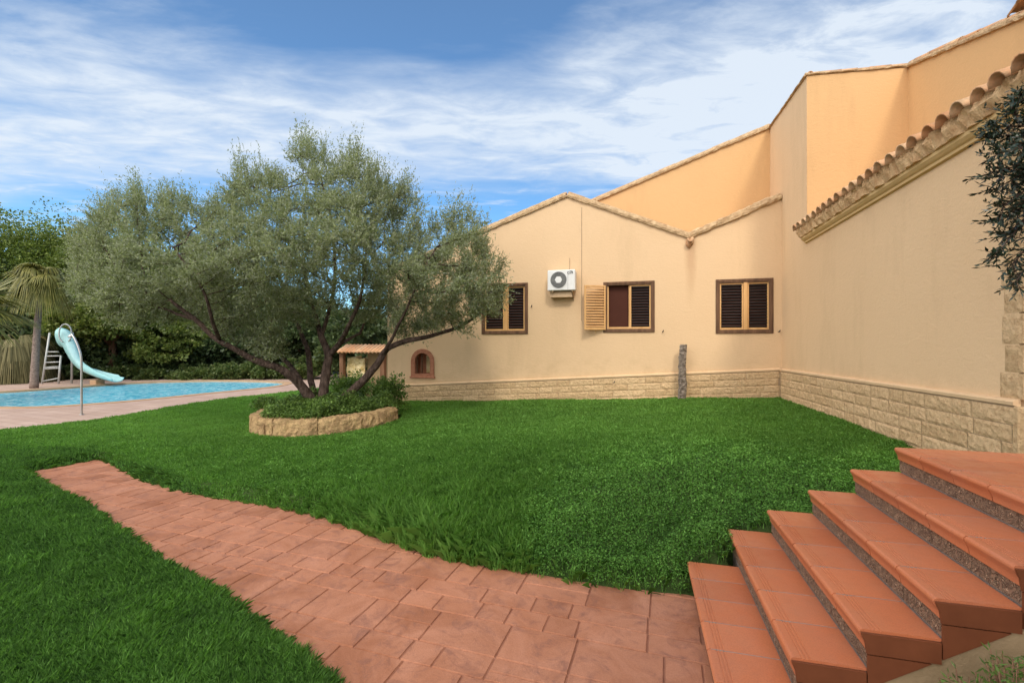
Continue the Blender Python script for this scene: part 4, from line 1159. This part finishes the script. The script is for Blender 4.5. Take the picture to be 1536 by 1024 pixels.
    for i in range(n):
        p = PAR[i]; d = ND[i] - ND[p] if p >= 0 else (ND[kids[i][0]] - ND[i] if kids[i] else np.array([0, 0, 1.]))
        if p >= 0 and kids[i]: d = d / np.linalg.norm(d) + (ND[kids[i][0]] - ND[i]) / max(1e-6, np.linalg.norm(ND[kids[i][0]] - ND[i]))
        d = d / max(1e-6, np.linalg.norm(d)); a = np.cross(d, [.3, .95, .1]); a /= np.linalg.norm(a); b = np.cross(d, a)
        kk = 10 if i < nsk else K
        for k in range(10 if i < nsk else K):
            w_ = 2 * pi * k / kk; rr = r[i] * (1 + (.18 * noise.noise((ND[i][0] * 5 + cos(w_) * 2, ND[i][1] * 5 + sin(w_) * 2, ND[i][2] * 4)) if i < nsk else 0))
            vs.append(ND[i] + (a * cos(w_) + b * sin(w_)) * rr)
    start = np.concatenate([[0], np.cumsum([10] * nsk + [K] * (n - nsk))])
    for i in range(n):
        p = PAR[i]
        if p < 0: continue
        Ki = 10 if i < nsk else K; Kp = 10 if p < nsk else K
        if Ki == Kp:
            for k in range(Ki): fs.append((start[p] + k, start[p] + (k + 1) % Ki, start[i] + (k + 1) % Ki, start[i] + k))
        else:
            # small branch leaving a limb: own ring at the limb's core
            b0 = len(vs)
            for k in range(K): vs.append(ND[p] + (np.array(vs[start[i] + k]) - ND[i]))
            for k in range(K): fs.append((b0 + k, b0 + (k + 1) % K, start[i] + (k + 1) % K, start[i] + k))
    m.add(vs, fs, True); m.build('trunk', M_bark, ol, fixn=False)
    # leafy shoots
    tips = np.array([i for i in range(nsk, n) if r[i] < .0125])
    dirp = ND[tips] - ND[PAR[tips]]; dirp /= np.linalg.norm(dirp, axis=1, keepdims=True)
    rep = 15
    o = np.repeat(ND[tips], rep, 0) + rng.normal(0, .04, (len(tips) * rep, 3)); dr = np.repeat(dirp, rep, 0)
    ns = len(o)
    cen = np.array([-6.5, 8.68, 2.0]); outw = o - cen; outw /= np.linalg.norm(outw, axis=1, keepdims=True)
    sd = dr * .5 + outw * .55 + rng.normal(0, .55, (ns, 3)) + [0, 0, .45]; sd /= np.linalg.norm(sd, axis=1, keepdims=True)
    LL = rng.uniform(.13, .40, ns)
    lat = np.round((o @ R) / .45).astype(int); tz = {}
    for q_, z_ in zip(lat, o[:, 2]): tz[q_] = max(tz.get(q_, 0), z_)
    rim = np.array([z_ > tz[q_] - .38 for q_, z_ in zip(lat, o[:, 2])]) & (rng.random(ns) < .55)
    LL = np.where(rim, LL * 1.6, LL); sd[rim] = sd[rim] * .55 + [0, 0, .8] + rng.normal(0, .12, (rim.sum(), 3)); sd /= np.linalg.norm(sd, axis=1, keepdims=True)
    top = np.clip((o[:, 2] - 4.2) / 2, 0, 1); LL *= 1 + .35 * top; sd[:, 2] += .5 * top; sd /= np.linalg.norm(sd, axis=1, keepdims=True)
    nl = 15
    t = (np.arange(nl) + .5) / nl
    c = o[:, None] + sd[:, None] * (LL[:, None] * t[None])[:, :, None]
    c = c.reshape(-1, 3) ; q = np.repeat(sd, nl, 0)
    c[:, 2] -= np.tile(t ** 2, ns) * .03
    ld = q * .75 + rng.normal(0, .6, c.shape); ld /= np.linalg.norm(ld, axis=1, keepdims=True)
    keep = rng.random(len(c)) < .80; c = c[keep]; ld = ld[keep]
    nn = len(c); V = leaf_quads(c, ld, .058 * rng.uniform(.7, 1.3, nn), .0092 * rng.uniform(.7, 1.25, nn))
    va = np.clip(rng.normal(.42, .2, nn) + .10 * snoise(c[:, 0], c[:, 2], 3, 9), 0, 1)
    np_mesh('crown', V, 4, M_olive, ol, va)
    # twigs
    tw = MB()
    open('/tmp/olive.txt', 'w').write('olive nodes %d tips %d leaves %d' % (n, len(tips), nn))
olive()

# ------------------------------------------------------------------ palms
def fan(V, A, o, axis, L, spread=1.0, nseg=34, droop=.2, wdt=.03):
    axis = np.array(axis, float); axis /= np.linalg.norm(axis); side = np.cross(axis, [0, 0, 1.]); side /= np.linalg.norm(side); up = np.cross(side, axis)
    for i in range(nseg):
        a = (i / (nseg - 1) - .5) * 2 * spread; d = axis * cos(a) + side * sin(a) + up * rng.normal(0, .05); d /= np.linalg.norm(d)
        l = L * (1 - .18 * abs(a) / spread) * rng.uniform(.9, 1.05); w = np.cross(d, up); w = w / np.linalg.norm(w)
        p = np.array(o, float); k = 4; pts = [p + d * l * (j / k) - np.array([0, 0, 1.]) * droop * l * (j / k) ** 2.2 for j in range(k + 1)]
        for j in range(k):
            w0 = wdt * (.35 + .65 * sin(pi * min(.95, j / k + .08))); w1 = wdt * (.35 + .65 * sin(pi * min(.97, (j + 1) / k + .08))) if j < k - 1 else .002
            V.append([pts[j] - w * w0, pts[j] + w * w0, pts[j + 1] + w * w1, pts[j + 1] - w * w1]); A.append(min(1, max(0, rng.normal(.55, .2))))
def palm(loc, h, r, lean, label, lab_cat, nf, L, mat, droops=(.2, .9), el=(-.5, 1.0), trunk=True, spread=1.1, wdt=.03, swell=1.0, azr=(0, 2 * pi)):
    root = empty('palm_tree', tuple(loc), label, lab_cat, 'palms at the left end of the pool')
    V = []; A = []; top = Vector(loc) + Vector((lean, 0, h))
    for i in range(nf):
        az = azr[0] + (azr[1] - azr[0]) * i / nf + rng.uniform(-.25, .25); e = rng.uniform(*el)
        d = np.array([cos(az) * cos(e), sin(az) * cos(e), sin(e)])
        o = np.array(top) + d * L * .35
        fan(V, A, o, d, L * .75, spread, 30, rng.uniform(*droops), wdt)
        w = np.cross(d, [0, 0, 1.]) * .02; V.append([np.array(top) - w, np.array(top) + w, o + w, o - w]); A.append(.6)
    np_mesh('crown', np.array(V), 4, mat, root, np.array(A))
    if trunk:
        m = MB(); n = 24; pts = []; rd = []
        for i in range(n + 1):
            f = i / n; pts.append(Vector(loc) + Vector((lean * f ** 1.2, 0, h * f))); rd.append(r * (1.25 - .5 * f ** .6) * (1 + .07 * (i % 2)) * (swell if i < 2 else 1))
        m.tube(pts, rd, 14); m.build('trunk', M_palmbark, root)
B1 = at_z(51, 582, 0)
palm(B1, at_d(57, 418, float(B1 @ F))[2], .125, .42, 'tall palm with a pale speckled trunk and drooping olive yellow fronds beside the slide', 'palm', 34, 1.3, M_frond, (.6, 1.6), (-.9, 1.1), spread=1.2)
B2 = at_d(-52, 590, 15.5); B2[2] = -.02
palm(B2, at_d(-40, 462, 15.5)[2], .2, .1, 'fan palm at the left edge with pale radiating leaflets', 'palm', 22, 1.75, M_frond, (.05, .5), (-.6, 1.1), spread=1.25, wdt=.028)
B3 = at_d(20, 578, 23.5); B3[2] = -.02
palm(B3, at_d(20, 512, 23.5)[2], .28, 0, 'low palm with hanging dry fronds behind the tall palm trunk', 'palm', 40, 2.0, M_dryfrond, (1.2, 2.4), (-.9, .5), spread=.8, wdt=.03)

# ------------------------------------------------------------------ little tiled shelter behind the house
hc = at_d(534, 515, 17.5); hs = 17.5 / 700
sh = empty('garden_shelter', (hc[0], hc[1], -.12), 'small shelter with an orange tiled roof seen between the olive trunks', 'garden shelter')
xa, xb = hc[0] - 31 * hs, hc[0] + 50 * hs; ya = hc[1]; ze = HC - 15 * hs; zr = HC + 5 * hs
m = MB(); n = int((xb - xa) / .16)
for i in range(n):
    x = xa + .08 + i * .16
    barrel(m, (x, ya - .2, ze), (0, 1.0, .42), (0, 0, 1), .75, .078, .07)
    barrel(m, (x + .08, ya - .18, ze + .05), (0, 1.0, .42), (0, 0, 1), .75, .06, .06, concave=True)
m.build('roof', M_rtile, sh)
for q0 in (xa + .05, xb - .25):
    m = MB(); m.box(q0, q0 + .17, ya, ya + .17, -.12, ze + .05, .01); m.build('post', M_bark2, sh)
m = MB(); nu, nv = 24, 24; vs = []
x0_, x1_ = xa + .22, xa + .98
for i in range(nu + 1):
    for j in range(nv + 1):
        x = x0_ + (x1_ - x0_) * i / nu; z = -.12 + 1.52 * j / nv
        vs.append((x, ya + .25 - .06 * noise.noise((x * 5, z * 5, 2)) - .03 * noise.noise((x * 13, z * 13, 5)), z + .10 * noise.noise((x * 3, z * 3, 7)) * (j == nv)))
m.add(vs, [(i * (nv + 1) + j, i * (nv + 1) + j + 1, (i + 1) * (nv + 1) + j + 1, (i + 1) * (nv + 1) + j) for i in range(nu) for j in range(nv)])
o = m.build('stone_wall', M_rubble, sh); so = o.modifiers.new('s', 'SOLIDIFY'); so.thickness = .25; so.offset = 1
m = MB(); m.box(xa + 1.0, xb, ya + .4, ya + .52, -.12, ze + .1, 0); m.build('back_wall', M_render, sh)

# ------------------------------------------------------------------ tree at the right edge, hanging into view over the landing
rt = empty('dark_leaved_tree', (3.75, 4.75, .5), 'dark narrow leaved tree reaching in over the landing from the right', 'tree')
def right_tree():
    m = MB(); V = []; A = []; C = []; D = []
    hub = Vector((3.75, 4.75, 3.0))
    m.tube([(3.75, 4.75, .45), (3.8, 4.78, 1.6), (3.75, 4.75, 3.0), (3.7, 4.7, 3.6)], [.09, .075, .06, .03], 9)
    targets = [(1466, 207, 3.5), (1478, 190, 3.4), (1500, 170, 3.4), (1482, 232, 3.3), (1477, 258, 3.3), (1480, 283, 3.5), (1492, 310, 3.3), (1490, 330, 3.4), (1481, 380, 3.3), (1494, 352, 3.5), (1505, 395, 3.3), (1512, 420, 3.2), (1515, 150, 3.6), (1535, 135, 3.5), (1530, 300, 3.2), (1540, 240, 3.2), (1545, 200, 3.6), (1550, 350, 3.5), (1540, 400, 3.5), (1520, 220, 3.1), (1525, 260, 3.6), (1560, 160, 3.2), (1570, 300, 3.4), (1580, 220, 3.1), (1575, 400, 3.2), (1600, 180, 3.5), (1610, 340, 3.4), (1620, 260, 3.3)]
    for (px, py, d) in targets:
        T = Vector(at_d(px + 14, py, d)); S = hub + Vector((0, 0, random.uniform(-.1, .5)))
        mid = S.lerp(T, .5) + Vector((0, 0, .22)); pts = spline([S, mid, T], 7); n = len(pts)
        m.tube(pts, [.016 * (1 - i / n) + .0025 for i in range(n)], 5)
        for i in range(int(n * .5), n):
            f = i / n
            for t in range(5):
                sdv = Vector(rng.normal(0, 1, 3)); sdv.normalize(); ax = (T - mid).normalized(); dv = (ax * .9 + sdv * .8); dv.z -= .05; dv.normalize()
                L = random.uniform(.07, .19) * (1.25 - f * .35)
                e = pts[i] + dv * L; m.tube([pts[i], e], [.003, .0015], 4, cap=False)
                for q in range(9):
                    C.append(pts[i].lerp(e, (q + 1) / 9)); D.append(dv * .8 + Vector(rng.normal(0, .5, 3)))
    C = np.array([tuple(c) for c in C]); D = np.array([tuple(c) for c in D]); n = len(C)
    Vv = leaf_quads(C, D, .046 * rng.uniform(.6, 1.35, n), .0075 * rng.uniform(.7, 1.3, n))
    np_mesh('crown', Vv, 4, M_darkleaf, rt, np.clip(rng.normal(.5, .25, n), 0, 1)); m.build('trunk', M_bark, rt)
right_tree()

# low plants in front of the rendered side of the steps
def spiky(px, py, d, label, n=26, h=.13, sp=.16):
    b = at_d(px, py, d); root = empty('border_plant', (b[0], b[1], 0), label, 'plant', 'low dark plants below the steps'); zt = b[2]
    m = MB(); C = []; D = []
    for i in range(n):
        a = random.uniform(0, 6.28); e = Vector((b[0] + sp * cos(a) * random.random(), b[1] + sp * .6 * sin(a) * random.random(), zt - random.uniform(0, h)))
        m.tube([(b[0] + random.uniform(-.04, .04), b[1] + random.uniform(-.04, .04), -.1), e.lerp(Vector((b[0], b[1], 0)), .4), e], [.005, .004, .002], 4)
        for q in range(14):
            C.append(tuple(e + Vector((0, 0, -.012 * q)))); v = Vector(rng.normal(0, 1, 3)); v.z = abs(v.z) * .8; D.append(tuple(v))
    m.build('stem', M_bark2, root)
    C = np.array(C); D = np.array(D); nn = len(C)
    np_mesh('foliage', leaf_quads(C, D, .035 * rng.uniform(.7, 1.3, nn), .004 * rng.uniform(.7, 1.3, nn)), 4, M_weed, root, np.clip(rng.normal(.35, .2, nn), 0, 1))
spiky(1460, 1014, 1.95, 'dark low plant at the foot of the rendered step side', 24)
spiky(1520, 1006, 1.9, 'dark low plant in the bottom right corner', 26)
spiky(1548, 975, 1.95, 'taller dark plant at the right edge against the step side', 22, .1)

# ------------------------------------------------------------------ sky, sun, camera
EL, AZ = radians(44), radians(22)
sd = Vector((sin(AZ) * cos(EL), -cos(AZ) * cos(EL), sin(EL)))
su = bpy.data.lights.new('sun', 'SUN'); su.energy = 1.5; su.angle = radians(10.0); su.color = (1.0, .92, .80)
so = bpy.data.objects.new('sun', su); COL.objects.link(so); so.rotation_euler = sd.to_track_quat('Z', 'Y').to_euler()
w = bpy.data.worlds.new('World'); scene.world = w; w.use_nodes = True; nt = w.node_tree
bg = nt.nodes['Background']; bg.inputs['Strength'].default_value = .14
sky = nt.nodes.new('ShaderNodeTexSky'); sky.sky_type = 'NISHITA'; sky.sun_disc = False
sky.sun_elevation = EL; sky.sun_rotation = pi - AZ; sky.air_density = 1.0; sky.dust_density = .6; sky.ozone_density = 2.0
def W(ty, **k):
    n = nt.nodes.new(ty)
    for a, b in k.items(): setattr(n, a, b)
    return n
def wl(a, b): nt.links.new(a, b)
def wm(op, a, b=0.0, c=None):
    n = W('ShaderNodeMath', operation=op)
    for i, v in enumerate((a, b) if c is None else (a, b, c)):
        if hasattr(v, 'links'): wl(v, n.inputs[i])
        else: n.inputs[i].default_value = v
    return n.outputs[0]
tc = W('ShaderNodeTexCoord')
def dot(v):
    n = W('ShaderNodeVectorMath', operation='DOT_PRODUCT'); wl(tc.outputs['Generated'], n.inputs[0]); n.inputs[1].default_value = tuple(v); return n.outputs['Value']
zc = wm('MAXIMUM', dot((0, 0, 1)), .03)
fw = wm('DIVIDE', dot(F), zc); rt_ = wm('DIVIDE', dot(R), zc)          # position on a high flat cloud layer
cb = W('ShaderNodeCombineXYZ'); wl(rt_, cb.inputs[0]); wl(fw, cb.inputs[1])
def wnoise(scale, sx, sy, rot, det=8, rough=.6, dist=0.0, off=0):
    m = W('ShaderNodeMapping'); wl(cb.outputs[0], m.inputs[0]); m.inputs['Scale'].default_value = (sx, sy, 1); m.inputs['Rotation'].default_value = (0, 0, rot); m.inputs['Location'].default_value = (off, off * .7, 0)
    n = W('ShaderNodeTexNoise'); wl(m.outputs[0], n.inputs['Vector']); n.inputs['Scale'].default_value = scale; n.inputs['Detail'].default_value = det; n.inputs['Roughness'].default_value = rough; n.inputs['Distortion'].default_value = dist
    return n.outputs['Fac']
def wr(v, a, b, lo=0.0, hi=1.0):
    n = W('ShaderNodeMapRange', interpolation_type='SMOOTHSTEP'); wl(v, n.inputs[0]); n.inputs[1].default_value = a; n.inputs[2].default_value = b; n.inputs[3].default_value = lo; n.inputs[4].default_value = hi; return n.outputs[0]
big = wnoise(.55, 1, 1, .3, 3, .5, 0, 4.2)
mid = wnoise(1.3, .6, 1.4, -.5, 7, .56, .2, 1.0)
fine = wnoise(4.2, .7, 1.35, -.6, 9, .62, .4, 2.0)
# band limits: forward distance on the layer, tilted a little to the right
fb = wm('ADD', wm('ADD', fw, wm('MULTIPLY', rt_, .02)), wm('MULTIPLY', wm('SUBTRACT', mid, .5), 1.6))
band = wm('MULTIPLY', wr(fb, 1.15, 2.0), wr(fb, 3.3, 2.35))
haze_top = wm('MULTIPLY', wr(fw, 2.6, 1.2), .05)
thin = wm('MULTIPLY', wr(wm('ADD', mid, wm('MULTIPLY', wm('SUBTRACT', fine, .5), .5)), .40, .72), .6)
rightc = wm('MULTIPLY', wm('MULTIPLY', wr(rt_, .0, 1.1), wr(fb, 3.9, 2.0)), wr(fine, .2, .65, .55, 1.0))
low = wm('MULTIPLY', wr(fine, .5, .72), wm('MULTIPLY', wr(fw, 2.4, 3.4), wr(fw, 6.5, 4.0)))
dens = wm('ADD', wm('ADD', wm('MULTIPLY', band, .92), wm('MULTIPLY', rightc, .75)), wm('ADD', wm('MULTIPLY', thin, .32), wm('MULTIPLY', low, .35)))
dens = wm('MULTIPLY', dens, wr(fine, .2, .78, .45, 1.0))
# bright unseen cloud added overhead and behind left, to lift the shaded walls
fill_veil = wm('MULTIPLY', wr(dot(-F * .62 - R * .74 + np.array([0, 0, .6])), .38, .85), .95)
dens = wm('MAXIMUM', wm('MAXIMUM', dens, haze_top), fill_veil)
glow = wm('ADD', 1.0, wm('MULTIPLY', fill_veil, 2.9))
dens = wm('MINIMUM', wm('MAXIMUM', dens, 0.0), .93)
mx = W('ShaderNodeMix', data_type='RGBA'); wl(dens, mx.inputs[0])
tint = W('ShaderNodeMix', data_type='RGBA', blend_type='MULTIPLY'); tint.inputs[0].default_value = 1.0; wl(sky.outputs[0], tint.inputs[6]); tint.inputs[7].default_value = (.68, 1.04, 1.24, 1)
wl(tint.outputs[2], mx.inputs[6]); cc = W('ShaderNodeVectorMath', operation='SCALE'); cc.inputs[0].default_value = (4.75, 5.25, 5.9); cv = W('ShaderNodeMix', data_type='RGBA'); wl(fill_veil, cv.inputs[0]); cv.inputs[6].default_value = (5.3, 5.85, 6.5, 1); cv.inputs[7].default_value = (5.15, 4.95, 5.0, 1); wl(cv.outputs[2], cc.inputs[0]); wl(glow, cc.inputs['Scale']); wl(cc.outputs[0], mx.inputs[7])
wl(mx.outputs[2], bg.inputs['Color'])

cam = bpy.data.cameras.new('camera'); co = bpy.data.objects.new('camera', cam); COL.objects.link(co)
co.location = (0, 0, HC); co.rotation_euler = (pi / 2, 0, TH); cam.sensor_width = 36; cam.lens = 700 / 1536 * 36; cam.shift_y = 3 / 1536
cam.clip_end = 2000; cam.clip_start = .05; scene.camera = co
scene.view_settings.view_transform = 'Standard'; scene.view_settings.look = 'None'; scene.view_settings.gamma = 1.0; scene.view_settings.exposure = 0.12
scene.view_settings.use_curve_mapping = False
scene.render.engine = 'CYCLES'; scene.cycles.use_denoising = True; scene.cycles.max_bounces = 6; scene.cycles.diffuse_bounces = 4
